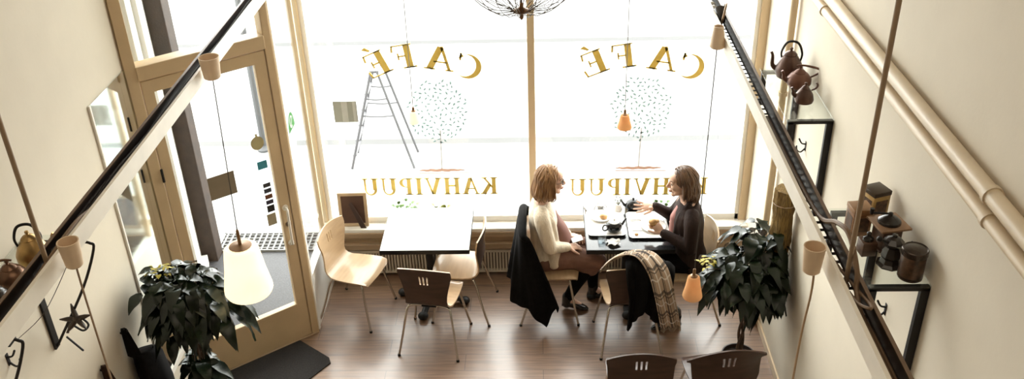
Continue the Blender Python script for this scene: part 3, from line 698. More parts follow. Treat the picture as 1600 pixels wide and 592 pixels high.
# cord cups near the camera, their cords running down out of the picture
def cord_cup(label, x, y, z, cords):
    t = thing('cord_cup', label, 'cord holder', (x, y, z))
    bm = newbm(); cup(bm, 0.115, 0.041, 0.033); obj('cup', bm, TERRA, t)
    for pts, r, m in cords:
        bm = newbm(); tube(bm, spline(pts, 6), r, 7); obj('cord', bm, m, t)
cord_cup('beige cord cup under the left cable tray near the black hooks', -1.806, 2.95, 2.95, [([(0.004, 0, 0.02), (0.0, 0, -0.25), (0.004, 0, -1.3)], 0.0042, CORD),
    ([(-0.02, 0, 0.02), (-0.26, 0.115, -0.31), (-0.545, 0.30, -0.60)], 0.0016, CORD_D)])
cord_cup('beige cord cup under the right cable tray above the leafy plant', 1.005, 2.90, 2.928, [([(0.01, 0, 0.02), (0.014, 0, -0.1), (0.0, 0.0, -0.4), (-0.002, 0, -1.2)], 0.0045, mat('tan_cord', (0.50, 0.34, 0.20), 0.7))])

# wire globe lamp at the top of the picture
t = thing('wire_lamp', 'round wire cage lamp hanging at the top between the panes', 'lamp', (-0.095, 4.80, 3.285))
WIRE = mat('dark_wire', (0.10, 0.07, 0.05), 0.4, metal=0.4)
bm = newbm(); lathe(bm, [(0.004, -0.045), (0.011, -0.035), (0.012, -0.015), (0.040, -0.004), (0.052, 0.006), (0.030, 0.014), (0.012, 0.024), (0.008, 0.05)], 18); obj('hub', bm, mat('copper_hub', (0.22, 0.11, 0.05), 0.4, metal=0.6), t)
bm = newbm(); tube(bm, [(0, 0, 0.04), (0, 0, 2.915)], 0.0055, 8); obj('stem', bm, WIRE, t)
R_ = 0.345; zc = 0.33
bm = newbm()
for i in range(18):
    a = 2 * PI * i / 18 + 0.1
    tube(bm, [(0.03 * math.cos(a), 0.03 * math.sin(a), 0.004)] + [(R_ * math.cos(e) * math.cos(a), R_ * math.cos(e) * math.sin(a), zc + R_ * math.sin(e)) for e in [-1.15 + 0.16 * k for k in range(17)]], 0.0023, 4)
for i in range(26):
    a = 2 * PI * i / 26; e = -0.95 + 0.5 * (i % 3)
    tube(bm, [(0.04 * math.cos(a), 0.04 * math.sin(a), 0.006), (R_ * math.cos(e) * math.cos(a), R_ * math.cos(e) * math.sin(a), zc + R_ * math.sin(e))], 0.0019, 4)
for e in (-0.95, -0.45, 0.1):
    tube(bm, [(R_ * math.cos(e) * math.cos(a), R_ * math.cos(e) * math.sin(a), zc + R_ * math.sin(e)) for a in [2 * PI * k / 40 for k in range(41)]], 0.0017, 4)
obj('wire_cage', bm, WIRE, t)

# ------------------------------------------------------------------ chairs
def shell_bm(back_w=0.43, arch=0.03, curve=0.035, th=0.012, holes=True, waist=0.0):
    """bent ply seat and back in one sheet, faces +y, with three slots in the back"""
    prof = [(0.235, 0.428), (0.21, 0.444), (0.16, 0.452), (0.06, 0.449), (-0.04, 0.444), (-0.11, 0.446), (-0.15, 0.462), (-0.172, 0.492), (-0.182, 0.53), (-0.187, 0.58), (-0.193, 0.64), (-0.199, 0.695), (-0.203, 0.735), (-0.207, 0.775), (-0.212, 0.815), (-0.216, 0.845)]
    wid = [0.375, 0.405, 0.425, 0.425, 0.41, 0.385, 0.36, 0.345, 0.338, 0.345, 0.368, 0.395, 0.412, back_w, back_w * 1.0, back_w * 0.985]
    xs = [-1, -0.86, -0.7, -0.5, -0.32, -0.172, -0.115, -0.03, 0.03, 0.115, 0.172, 0.32, 0.5, 0.7, 0.86, 1]
    bm = newbm(); nr = len(prof); grid = []
    for j in range(nr):
        y, z = prof[j]; w = wid[j] / 2; row = []
        if j >= 6: w += (back_w / 2 - w) * waist * min(1, (j - 5) / 4)
        bk = max(0.0, min(1.0, (z - 0.50) / 0.18))
        for x in xs:
            yy = y + curve * bk * x * x + (0 if j else -0.02 * x * x)
            zz = z - (0.004 * x * x if j < 6 else 0)
            if j == nr - 1: zz = z - arch * x * x
            elif j >= nr - 4: zz = z - arch * x * x * (0.25, 0.5, 0.75)[j - (nr - 4)]
            row.append(bm.verts.new((w * x, yy, zz)))
        grid.append(row)
    fs = []
    for j in range(nr - 1):
        for i in range(len(xs) - 1):
            if holes and j in (11, 12, 13)[:2] and i in (5, 7, 9): continue
            fs.append(bm.faces.new((grid[j][i], grid[j][i + 1], grid[j + 1][i + 1], grid[j + 1][i])))
    for f in fs: f.material_index = 1  # rear and underside get the veneer with shade in its colour
    thicken(bm, fs, th)
    return bm
def make_chair(label, wood, group=None, **kw):
    t = thing('cafe_chair', label, 'chair', (0, 0, 0), 0, group)
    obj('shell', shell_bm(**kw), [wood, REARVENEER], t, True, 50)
    for sx in (-1, 1):
        for (fy, ty) in ((0.235, 0.15), (-0.25, -0.11)):
            bm = newbm()
            tube(bm, spline([(sx * 0.02, ty, 0.428), (sx * 0.10, ty, 0.430), (sx * 0.165, ty + (0.01 if fy > 0 else -0.01), 0.418), (sx * 0.185, ty + (fy - ty) * 0.25, 0.36), (sx * 0.215, ty + (fy - ty) * 0.6, 0.18), (sx * 0.245, fy, 0.004)], 5), 0.0095, 10)
            lg = obj('leg', bm, CHROME, t)
            bm = newbm(); lathe(bm, [(0.0125, 0.0), (0.0125, 0.014), (0.010, 0.018)], 10, origin=(sx * 0.245, fy, 0)); obj('foot_cap', bm, BLACKEDGE, lg)
    bm = newbm(); box(bm, -0.06, 0.06, -0.13, 0.17, 0.428, 0.438, 0.003); obj('seat_mount', bm, BLACKEDGE, t)
    return t
rad = math.radians
ch = make_chair('light birch chair on the left of the white table facing right', VENEER)
ch.location = (-1.593, 6.483, 0); ch.rotation_euler = (0, 0, rad(-107.7))
dup(ch, (-0.676, 6.52, 0), rad(84), 'light birch chair on the right of the white table facing left')
dup(ch, (-0.887, 6.09, 0), rad(-9.2), 'birch chair with its back to us in front of the white table')
dup(ch, (0.69, 6.085, 0), rad(4), 'birch chair under the black coat and plaid scarf before the black table')
dup(ch, (0.065, 6.50, 0), rad(-90), 'birch chair under the woman in the cream cardigan')
dup(ch, (1.215, 6.47, 0), rad(93), 'birch chair under the woman in the dark brown jacket')
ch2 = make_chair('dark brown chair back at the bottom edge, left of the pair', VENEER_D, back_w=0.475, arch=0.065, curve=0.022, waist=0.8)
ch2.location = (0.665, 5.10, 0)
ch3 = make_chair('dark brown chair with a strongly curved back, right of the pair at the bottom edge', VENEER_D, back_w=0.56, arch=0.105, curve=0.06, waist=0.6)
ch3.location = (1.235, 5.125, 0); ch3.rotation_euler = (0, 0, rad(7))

# ------------------------------------------------------------------ tables
def make_table(name, label, top_m, cx, cy, sx, sy, rot):
    t = thing(name, label, 'table', (cx, cy, 0))
    bm = newbm(); box(bm, -sx + 0.002, sx - 0.002, -sy + 0.002, sy - 0.002, 0.712, 0.742, 0.002); obj('tabletop', bm, top_m, t)
    bm = newbm()
    box(bm, -sx, sx, -sy - 0.002, -sy + 0.004, 0.702, 0.7405, 0.001); box(bm, -sx, sx, sy - 0.004, sy + 0.002, 0.702, 0.7405, 0.001)
    box(bm, -sx - 0.002, -sx + 0.004, -sy, sy, 0.702, 0.7405, 0.001); box(bm, sx - 0.004, sx + 0.002, -sy, sy, 0.702, 0.7405, 0.001); obj('table_edging', bm, BLACKEDGE, t)
    bm = newbm(); lathe(bm, [(0.05, 0.075), (0.045, 0.10), (0.036, 0.14), (0.034, 0.66), (0.05, 0.69), (0.15, 0.70), (0.15, 0.708)], 20); obj('column', bm, BLACKIRON, t)
    for k in range(4):
        a = -PI / 2 + k * PI / 2 + rot; d = Vector((math.cos(a), math.sin(a), 0))
        bm = newbm(); tube(bm, spline([d * 0.02 + Vector((0, 0, 0.09)), d * 0.12 + Vector((0, 0, 0.085)), d * 0.24 + Vector((0, 0, 0.045)), d * 0.285 + Vector((0, 0, 0.036))], 5), [0.036, 0.034, 0.03, 0.028, 0.034], 12, rnd=True, flat=(Vector((0, 0, 1)), 0.8))
        f = obj('table_foot', bm, BLACKIRON, t)
        bm = newbm(); ell(bm, d * 0.285 + Vector((0, 0, 0.034)), (0.045, 0.045, 0.034), seg=16, rg=10); obj('foot_knob', bm, BLACKIRON, f)
    return t
make_table('cafe_table', 'empty square white-topped cafe table with a black edge', TABLETOP_W, -0.955, 6.635, 0.365, 0.33, -0.23)
make_table('cafe_table', 'square black cafe table set with trays between the two women', TABLETOP_B, 0.715, 6.63, 0.355, 0.345, 0.0)

# ------------------------------------------------------------------ on the black table
ZT = 0.742
PORC = mat('white_porcelain', (0.84, 0.83, 0.80), 0.2, var=0.02)
TRAYW = mat('white_tray', (0.82, 0.81, 0.79), 0.25, var=0.02)
def tray(label, x, y, sx, sy, rz=0):
    t = thing('serving_tray', label, 'tray', (x, y, ZT), rz, 'trays on the black table')
    def rr(sx, sy, r, z, n=6):
        out = []
        for cx, cy, a0 in ((sx - r, sy - r, 0), (-sx + r, sy - r, 90), (-sx + r, -sy + r, 180), (sx - r, -sy + r, 270)):
            for k in range(n + 1):
                a = math.radians(a0 + 90 * k / n); out.append(Vector((cx + r * math.cos(a), cy + r * math.sin(a), z)))
        return out
    bm = newbm(); rings(bm, [rr(sx - 0.012, sy - 0.012, 0.03, 0.0015), rr(sx - 0.004, sy - 0.004, 0.034, 0.012), rr(sx, sy, 0.036, 0.018)], cap=True); obj('tray_body', bm, mat('black_tray', (0.012, 0.012, 0.012), 0.5), t, False)
    bm = newbm(); rings(bm, [rr(sx - 0.004, sy - 0.004, 0.034, 0.0182), rr(sx + 0.002, sy + 0.002, 0.038, 0.027), rr(sx - 0.004, sy - 0.004, 0.034, 0.027), rr(sx - 0.014, sy - 0.014, 0.028, 0.0215)], cap=True); obj('tray_liner', bm, TRAYW, t, False)
    return t
tray('white black-rimmed tray on the left half of the black table', 0.535, 6.655, 0.155, 0.195)
tray('white black-rimmed tray in front of the woman in brown', 0.880, 6.62, 0.165, 0.20)
ZR = ZT + 0.0222
def plate(label, x, y, r, z=ZR):
    t = thing('plate', label, 'plate', (x, y, z))
    bm = newbm(); lathe(bm, [(r * 0.55, 0), (r * 0.6, 0.002), (r, 0.016), (r, 0.019), (r * 0.62, 0.007), (0.001, 0.006)], 36); obj('dish', bm, PORC, t)
    bm = newbm(); tube(bm, [(r * 0.995 * math.cos(a), r * 0.995 * math.sin(a), 0.0175) for a in [2 * PI * k / 36 for k in range(37)]], 0.0022, 6); obj('rim', bm, mat('dark_rim_line', (0.30, 0.26, 0.2), 0.4), t)
plate('white plate with pastry remains on the left tray', 0.500, 6.745, 0.095)
plate('white plate under the sandwich in front of the woman in brown', 0.925, 6.58, 0.105)
BREAD = mat('toasted_bread', (0.62, 0.36, 0.15), 0.7, var=0.35, scale=30, bump=0.4)
def lump(name, label, cat, x, y, z, rs, m, seed, n=5):
    rnd = random.Random(seed); bm = newbm()
    ell(bm, (0, 0, rs[2] * 0.9), rs, seg=16, rg=10)
    for k in range(n): ell(bm, (rnd.uniform(-.6, .6) * rs[0], rnd.uniform(-.6, .6) * rs[1], rs[2] * rnd.uniform(.7, 1.3)), tuple(q * rnd.uniform(.45, .75) for q in rs), (rnd.random(), rnd.random(), rnd.random()), 12, 8)
    o = baked_blob(name, bm, m, None, min(rs) * 0.28, 2); o.location = (x, y, z); tag(o, label, cat); return o
lump('pastry', 'half eaten pastry on the left plate', 'pastry', 0.520, 6.72, ZR + 0.0075, (0.036, 0.024, 0.018), BREAD, 3)
lump('bread_crumb', 'bite of bread on the corner of the right tray', 'bread', 0.775, 6.468, ZT + 0.0222, (0.017, 0.013, 0.009), BREAD, 4, 3)
def teapot(label, x, y, z, rz, k=1.0):
    t = thing('teapot', label, 'teapot', (x, y, z), rz, 'black teapots on the table')
    B = mat('black_glaze', (0.007, 0.007, 0.0075), 0.2, coat=0.0)
    bm = newbm(); lathe(bm, [(a * k, b * k) for a, b in [(0.040, 0), (0.046, 0.003), (0.066, 0.028), (0.071, 0.05), (0.066, 0.072), (0.05, 0.088), (0.043, 0.092), (0.04, 0.088)]], 28); obj('body', bm, B, t)
    bm = newbm(); lathe(bm, [(a * k, b * k) for a, b in [(0.043, 0.091), (0.044, 0.095), (0.03, 0.104), (0.008, 0.108), (0.009, 0.113), (0.013, 0.120), (0.008, 0.127), (0.001, 0.128)]], 22); obj('lid', bm, B, t)
    bm = newbm(); tube(bm, [(a * k, 0, b * k) for a, b in [(0.055, 0.035), (0.085, 0.05), (0.105, 0.08), (0.122, 0.095)]], [0.017 * k, 0.013 * k, 0.009 * k, 0.008 * k], 10); obj('spout', bm, B, t)
    bm = newbm(); tube(bm, spline([(a * k, 0, b * k) for a, b in [(-0.062, 0.072), (-0.098, 0.082), (-0.112, 0.055), (-0.095, 0.028), (-0.066, 0.03)]], 5), 0.007 * k, 8); obj('handle', bm, B, t)
    return t
teapot('black teapot with a white lid on the left tray near the tumbler', 0.595, 6.54, ZR - 0.004, rad(25), 0.95)
for o in list(bpy.data.objects):
    if o.name.startswith('lid') and o.parent and o.parent['label'].startswith('black teapot with a white'): o.data.materials.clear(); o.data.materials.append(PORC); o['label'] = 'white saucer lid'
teapot('black teapot at the back of the table by the gesturing hand', 0.785, 6.90, ZT + 0.001, rad(172), 0.92)
t = thing('tumbler', 'clear glass tumbler at the front left corner of the black table', 'glass', (0.485, 6.385, ZT))
bm = newbm(); lathe(bm, [(0.028, 0.0), (0.030, 0.003), (0.037, 0.085), (0.0352, 0.085), (0.0285, 0.010), (0.001, 0.009)], 26); obj('glass_body', bm, CLEARGLASS, t)
bm = newbm(); lathe(bm, [(0.0284, 0.0105), (0.0315, 0.035), (0.001, 0.0352)], 24); obj('water', bm, glass_mat('water', (0.9, 0.92, 0.93), 1.33), t)
rnd = random.Random(5)
bm = newbm(); sheet(bm, lambda u, v: Vector(((u - .5) * 0.10 + 0.012 * math.sin(9 * v), (v - .5) * 0.09 + 0.01 * math.sin(7 * u + 1), 0.012 + 0.022 * abs(math.sin(5.1 * u + 2.3 * v)) * math.sin(PI * min(1, u + .1)) + 0.015 * math.sin(6 * v + u))), 18, 16, 0.002)
for v in bm.verts: v.co.z = max(v.co.z, 0.002)
o = obj('paper_napkin', bm, mat('white_paper', (0.85, 0.85, 0.84), 0.9, var=0.02)); o.location = (0.575, 6.365, ZT); tag(o, 'crumpled white paper napkin beside the tumbler', 'napkin')
t = thing('folded_napkin', 'folded white napkin with cutlery on the right tray', 'napkin', (0.785, 6.63, ZT + 0.0222), 0.03)
bm = newbm(); box(bm, -0.042, 0.042, -0.10, 0.10, 0, 0.004, 0.001); obj('cloth', bm, MATS['white_paper'], t)
for k, yy in enumerate((0.045, 0.062)):
    bm = newbm(); tube(bm, [(-0.045, yy, 0.0065), (0.03, yy, 0.0065), (0.05, yy, 0.0065)], [0.0022, 0.003, 0.005], 8); obj('cutlery', bm, CHROME, t)
t = thing('saucer_jug', 'small white jug with a dark sprig at the back of the black table', 'jug', (0.655, 6.865, ZT))
bm = newbm(); lathe(bm, [(0.026, 0), (0.034, 0.02), (0.034, 0.045), (0.024, 0.068), (0.03, 0.082), (0.027, 0.082), (0.021, 0.068), (0.001, 0.06)], 22); obj('body', bm, PORC, t)
bm = newbm()
for k in range(6):
    a = k * 1.1; tip = Vector((0.028 * math.cos(a), 0.028 * math.sin(a), 0.12 + 0.008 * (k % 3)))
    tube(bm, [(0, 0, 0.065), tip], 0.0016, 5); ell(bm, tip, (0.009, 0.006, 0.004), (0.2 * k, 0.3, a), 8, 6)
obj('sprig', bm, mat('dark_sprig', (0.04, 0.055, 0.03), 0.6), t)
t = thing('coffee_cup', 'small white cup at the back left of the black table', 'cup', (0.505, 6.915, ZT))
bm = newbm(); lathe(bm, [(0.02, 0), (0.022, 0.004), (0.036, 0.05), (0.033, 0.05), (0.02, 0.008), (0.001, 0.007)], 24); obj('cup_body', bm, PORC, t)
bm = newbm(); tube(bm, spline([(0.033, 0, 0.042), (0.055, 0, 0.036), (0.05, 0, 0.018), (0.026, 0, 0.015)], 5), 0.004, 8); obj('cup_handle', bm, PORC, t)

# ------------------------------------------------------------------ on the sill
LEAFG = mat('fresh_green_leaf', (0.10, 0.20, 0.045), 0.5, var=0.4, scale=12)
def leaf_into(bm, base, d, length, width, droop, up, seg=6, wav=0.0, fold=0.25, rnd=None):
    """pointed leaf from base along d (unit), folded along its midrib, drooping"""
    d = d.normalized(); side = d.cross(up)
    side = side.normalized() if side.length > 1e-4 else d.orthogonal().normalized()
    n = side.cross(d).normalized(); L = []; ph = rnd.uniform(0, 6) if rnd else 0
    for i in range(seg + 1):
        t = i / seg; w = width * (math.sin(PI * min(1, t ** 0.75)) ** 0.8 if 0 < t < 1 else 0.02)
        c = base + d * (length * t) - Vector((0, 0, 1)) * (droop * length * t * t)
        wv = wav * width * math.sin(ph + t * 11)
        L.append([bm.verts.new(c + side * w + n * (fold * w + wv)), bm.verts.new(c), bm.verts.new(c - side * w + n * (fold * w - wv))])
    for a, b in zip(L[:-1], L[1:]):
        bm.faces.new((a[0], a[1], b[1], b[0])); bm.faces.new((a[1], a[2], b[2], b[1]))
def small_plant(label, x, y, z, h, rw, seed, m=LEAFG):
    t = thing('potted_plant', label, 'potted plant', (x, y, z)); rnd = random.Random(seed)
    bm = newbm(); lathe(bm, [(0.038, 0), (0.042, 0.004), (0.05, 0.07), (0.046, 0.07), (0.04, 0.055), (0.001, 0.055)], 22); obj('pot', bm, mat('white_pot', (0.78, 0.76, 0.72), 0.4), t)
    bm = newbm(); lathe(bm, [(0.0405, 0.0555), (0.001, 0.06)], 16, cap=False); obj('soil', bm, mat('potting_soil', (0.03, 0.02, 0.015), 0.95), t)
    bm = newbm()
    for k in range(46):
        a = rnd.uniform(0, 2 * PI); e = rnd.uniform(0.1, 1.3); d = Vector((math.cos(a) * math.cos(e), math.sin(a) * math.cos(e), math.sin(e)))
        b = Vector((0, 0, 0.06)) + d * rnd.uniform(0.3, 0.75) * h
        leaf_into(bm, b, d + Vector((rnd.uniform(-.5, .5), rnd.uniform(-.5, .5), 0)), rnd.uniform(0.04, 0.07), 0.014 * rw, 0.5, Vector((0, 0, 1)), 5, 0.1, 0.2, rnd)
        if k % 3 == 0: tube(bm, [(0, 0, 0.055), b], 0.0015, 4)
    obj('foliage', bm, m, t, True, 180, True)
small_plant('small bright green potted plant on the sill behind the white table, left one', -1.19, 7.035, 0.522, 0.22, 1.2, 11)
small_plant('small potted plant with yellow tips on the sill behind the white table, right one', -0.885, 7.035, 0.522, 0.20, 1.2, 12, mat('yellow_green_leaf', (0.22, 0.24, 0.05), 0.5, var=0.5, scale=18))
small_plant('small pale green potted plant on the sill behind the gesturing hand', 1.055, 7.035, 0.522, 0.20, 1.2, 13)
t = thing('picture_frame', 'brown backed picture frame propped on the sill by the left chair', 'picture frame', (-1.665, 7.03, 0.521), 0.03)
R = Matrix.Rotation(rad(-6), 4, 'X')
bm = newbm()
for b in ((-0.128, 0.128, 0.296, 0.325), (-0.128, 0.128, 0, 0.03), (-0.128, -0.10, 0.028, 0.298), (0.10, 0.128, 0.028, 0.298)): box(bm, b[0], b[1], -0.008, 0.012, b[2], b[3], 0.002, R)
obj('frame', bm, mat('pale_pine', (0.50, 0.36, 0.22), 0.5, var=0.12), t)
bm = newbm(); box(bm, -0.104, 0.104, -0.003, 0.002, 0.026, 0.30, 0, R); obj('backing_board', bm, mat('brown_hardboard', (0.085, 0.04, 0.025), 0.7, var=0.15), t, False)
bm = newbm(); 
L = [Vector((-0.03, -0.005, 0.235)), Vector((0.0, -0.005, 0.25)), Vector((0.11, -0.038, 0.0)), Vector((0.06, -0.038, 0.0))]
a = [bm.verts.new(p) for p in L]; b = [bm.verts.new(p + Vector((0, -0.004, 0))) for p in L]
bm.faces.new(a); bm.faces.new(list(reversed(b)))
for i in range(4): bm.faces.new((a[i], b[i], b[(i + 1) % 4], a[(i + 1) % 4]))
obj('easel_leg', bm, mat('dark_card', (0.045, 0.022, 0.015), 0.7), t, False)

# ------------------------------------------------------------------ right wall: two glass shelves and what stands on them
def wall_shelf(name, label, y0, y1, z=2.385, x0=1.52, x1=1.797):
    t = thing(name, label, 'shelf', (0, 0, 0), 0, 'glass wall shelves')
    bm = newbm(); box(bm, x0 - 0.012, x1, y0 - 0.02, y1 + 0.02, z - 0.009, z, 0.001); obj('glass_plate', bm, SHELFGLASS, t, False)
    for y in (y0, y1):
        bm = newbm(); w = 0.014
        box(bm, x0, x1, y - w, y + w, z - 0.032, z - 0.0095, 0.001); box(bm, x1 - 0.040, x1, y - w, y + w, z - 0.70, z - 0.02, 0.001)
        box(bm, x0, x0 + 0.034, y - w, y + w, z - 0.26, z - 0.02, 0.001)
        obj('bracket_frame', bm, BLACKIRON, t, False)
    return t
wall_shelf('wall_shelf', 'far glass shelf on black frames holding the three kettles', 5.235, 6.00, 2.412)
wall_shelf('wall_shelf', 'near glass shelf on black frames holding the tins and grinders', 3.575, 4.23, 2.372)
def kettle(name, label, x, y, z, k, rz, m, style=0, group='kettles on the wall shelves'):
    t = thing(name, label, 'kettle', (x, y, z), rz, group)
    pf = [[(0.075, 0), (0.086, 0.006), (0.098, 0.04), (0.097, 0.075), (0.075, 0.125), (0.052, 0.16), (0.046, 0.168), (0.04, 0.168)],
          [(0.05, 0), (0.07, 0.008), (0.092, 0.045), (0.09, 0.08), (0.062, 0.118), (0.045, 0.126), (0.04, 0.124)],
          [(0.058, 0), (0.072, 0.006), (0.08, 0.03), (0.07, 0.075), (0.045, 0.115), (0.034, 0.125), (0.03, 0.123)]][style]
    top = pf[-1][1]; rl = pf[-2][0]
    bm = newbm(); lathe(bm, [(a * k, b * k) for a, b in pf], 28); obj('body', bm, m, t)
    bm = newbm(); lathe(bm, [(a * k, (top + b) * k) for a, b in [(rl, 0.0), (rl * 1.02, 0.005), (rl * 0.7, 0.022), (0.010, 0.032), (0.008, 0.038), (0.013, 0.046), (0.011, 0.055), (0.001, 0.058)]], 22); obj('lid', bm, m, t)
    r = pf[3][0]
    bm = newbm(); tube(bm, spline([(a * k, 0, b * k) for a, b in [(r * 0.82, 0.05), (r + 0.022, 0.075), (r + 0.028, top - 0.02), (r + 0.042, top + 0.01)]], 4), [0.024 * k, 0.016 * k, 0.011 * k, 0.010 * k], 12); obj('spout', bm, m, t)
    if style == 0:
        pts = [(-0.07, 0, 0.13), (-0.075, 0, 0.19), (-0.04, 0, 0.262), (0.03, 0, 0.262), (0.066, 0, 0.19), (0.06, 0, 0.135)]
    elif style == 1:
        pts = [(-0.075, 0, 0.09), (-0.13, 0, 0.125), (-0.15, 0, 0.15), (-0.11, 0, 0.17), (-0.02, 0, 0.185), (0.03, 0, 0.178)]
    else:
        pts = [(-0.05, 0, 0.11), (-0.085, 0, 0.13), (-0.095, 0, 0.16), (-0.08, 0, 0.18)]
    bm = newbm(); tube(bm, spline([tuple(q * k for q in p) for p in pts], 6), [0.0065 * k, 0.009 * k, 0.009 * k, 0.0065 * k], 9); obj('handle', bm, BLACKIRON if style == 0 else m, t)
    return t
kettle('kettle', 'largest dark copper kettle with a tall arched handle, farthest on the far shelf', 1.668, 5.875, 2.4125, 0.93, rad(160), COPPER, 0)
kettle('kettle', 'squat reddish copper kettle in the middle of the three on the far shelf', 1.690, 5.69, 2.4125, 0.86, rad(170), mat('red_copper', (0.14, 0.062, 0.04), 0.40, metal=0.4, var=0.25), 1)
kettle('kettle', 'smallest dark pear-shaped pot, nearest on the far shelf', 1.672, 5.47, 2.4125, 0.76, rad(175), COPPER, 2)
def tin(label, x, y, z, sx, sy, h, rz, m, lidm):
    t = thing('storage_tin', label, 'tin', (x, y, z), rz)
    bm = newbm(); box(bm, -sx, sx, -sy, sy, 0, h, 0.004); obj('body', bm, m, t)
    bm = newbm(); box(bm, -sx - 0.002, sx + 0.002, -sy - 0.002, sy + 0.002, h - 0.022, h + 0.003, 0.003); obj('lid', bm, lidm, t)
    bm = newbm(); box(bm, -sx * 0.7, sx * 0.7, -sy - 0.0015, -sy, h * 0.18, h * 0.72); box(bm, -sx - 0.0015, -sx, -sy * 0.7, sy * 0.7, h * 0.18, h * 0.72); obj('printed_panel', bm, mat('dark_print', (0.09, 0.045, 0.02), 0.5, var=0.6, scale=40), t, False)
ZS = 2.3725
tin('tall yellow and black square tin at the back of the near shelf', 1.712, 4.17, ZS, 0.05, 0.05, 0.165, 0.35, mat('yellow_tin', (0.42, 0.27, 0.09), 0.4, var=0.3, scale=14), mat('dark_tin_lid', (0.06, 0.04, 0.025), 0.35, metal=0.4))
tin('brown wood-patterned tin in front of the yellow tin', 1.588, 4.025, ZS, 0.048, 0.048, 0.15, 0.1, mat('wood_tin', (0.27, 0.13, 0.05), 0.45, var=0.5, scale=18, stretch=(1, 1, 4)), mat('wood_tin_lid', (0.34, 0.18, 0.075), 0.4, var=0.3))
t = thing('coffee_grinder', 'wooden coffee grinder with a flat square top and crank', 'coffee grinder', (1.688, 3.895, ZS), 0.2)
DW = mat('dark_walnut', (0.085, 0.042, 0.022), 0.4, var=0.3, stretch=(1, 1, 6))
bm = newbm(); box(bm, -0.05, 0.05, -0.05, 0.05, 0.012, 0.125, 0.003); box(bm, -0.06, 0.06, -0.06, 0.06, 0, 0.014, 0.003); obj('box', bm, DW, t)
bm = newbm(); box(bm, -0.078, 0.078, -0.078, 0.078, 0.125, 0.137, 0.003); obj('top_board', bm, mat('light_walnut', (0.30, 0.17, 0.09), 0.35, var=0.2), t)
bm = newbm(); lathe(bm, [(0.056, 0.137), (0.054, 0.15), (0.03, 0.168), (0.012, 0.176), (0.010, 0.19), (0.001, 0.193)], 20); obj('dome', bm, ENAMEL, t)
bm = newbm(); tube(bm, [(0, 0, 0.185), (-0.09, 0.02, 0.19)], 0.005, 8); tube(bm, [(-0.09, 0.02, 0.185), (-0.09, 0.02, 0.215)], [0.008, 0.011], 10); obj('crank', bm, BLACKIRON, t)
bm = newbm(); box(bm, -0.036, 0.036, -0.054, -0.049, 0.025, 0.07, 0.002); ell(bm, (0, -0.06, 0.048), 0.008, seg=10, rg=8); obj('drawer_front', bm, DW, t)
t = thing('coffee_grinder', 'black cast iron coffee grinder with a side wheel on the near shelf', 'coffee grinder', (1.660, 3.735, ZS), -0.1)
bm = newbm(); lathe(bm, [(0.062, 0), (0.064, 0.008), (0.05, 0.018), (0.042, 0.04), (0.05, 0.055), (0.042, 0.085), (0.032, 0.1), (0.044, 0.118), (0.05, 0.13), (0.03, 0.15), (0.012, 0.158), (0.014, 0.168), (0.001, 0.172)], 8); obj('body', bm, ENAMEL, t, True, 20)
bm = newbm(); tube(bm, [(0.04, 0, 0.105), (0.085, 0, 0.11)], 0.007, 8); lathe(bm, [(0.004, -0.008), (0.02, -0.006), (0.024, 0), (0.02, 0.006), (0.004, 0.008)], 16, M=Matrix.Translation((0.085, 0, 0.11)) @ Matrix.Rotation(PI / 2, 4, 'Y')); obj('side_knob', bm, ENAMEL, t)
bm = newbm(); tube(bm, [(-0.03, -0.02, 0.135), (-0.075, -0.04, 0.165)], 0.006, 8); ell(bm, (-0.08, -0.042, 0.168), 0.014, seg=12, rg=8); obj('crank_arm', bm, BLACKIRON, t)
t = thing('small_box_grinder', 'small dark wooden box grinder left of the iron grinder on the near shelf', 'coffee grinder', (1.578, 3.835, ZS), 0.1)
bm = newbm(); box(bm, -0.036, 0.036, -0.036, 0.036, 0, 0.075, 0.003); obj('box', bm, DW, t)
bm = newbm(); lathe(bm, [(0.026, 0.075), (0.024, 0.088), (0.006, 0.1), (0.005, 0.108)], 14); ell(bm, (0, 0, 0.11), 0.012, seg=12, rg=8); obj('cap', bm, ENAMEL, t)
t = thing('canister', 'round dark brown canister nearest the camera on the near shelf', 'canister', (1.722, 3.635, ZS), 0.4)
CAN = mat('brown_tin_print', (0.075, 0.04, 0.022), 0.32, metal=0.2, var=0.6, scale=30)
bm = newbm(); lathe(bm, [(0.055, 0), (0.057, 0.003), (0.057, 0.135), (0.055, 0.138)], 30); obj('body', bm, CAN, t)
bm = newbm(); lathe(bm, [(0.059, 0.128), (0.060, 0.131), (0.060, 0.155), (0.056, 0.159), (0.05, 0.156), (0.03, 0.163), (0.001, 0.166)], 30); obj('lid', bm, mat('dark_lid_metal', (0.06, 0.045, 0.035), 0.25, metal=0.6), t)
bm = newbm(); lathe(bm, [(0.0583, 0.012), (0.0583, 0.017)], 30, cap=False); obj('base_band', bm, MATS['dark_lid_metal'], t)
def wall_hook(label, x, y, z, sgn):
    t = thing('wall_hook', label, 'hook', (x, y, z), 0)
    bm = newbm(); box(bm, min(0, sgn * -0.004), max(0, sgn * -0.004), -0.011, 0.011, -0.035, 0.035, 0.001); obj('back_plate', bm, BLACKIRON, t)
    bm = newbm(); tube(bm, spline([(-sgn * 0.004, 0, -0.02), (-sgn * 0.03, 0, -0.045), (-sgn * 0.055, 0, -0.03), (-sgn * 0.062, 0, 0.0)], 5), [0.006, 0.005, 0.005, 0.006], 8, rnd=True)
    tube(bm, spline([(-sgn * 0.004, 0, 0.015), (-sgn * 0.03, 0, 0.022), (-sgn * 0.05, 0, 0.055)], 5), [0.006, 0.005, 0.006], 8, rnd=True); obj('double_hook', bm, BLACKIRON, t)
wall_hook('black double coat hook on the right wall under the near shelf', XR, 3.977, 1.915, 1)
wall_hook('black double coat hook on the right wall under the far shelf', XR, 5.70, 1.975, 1)
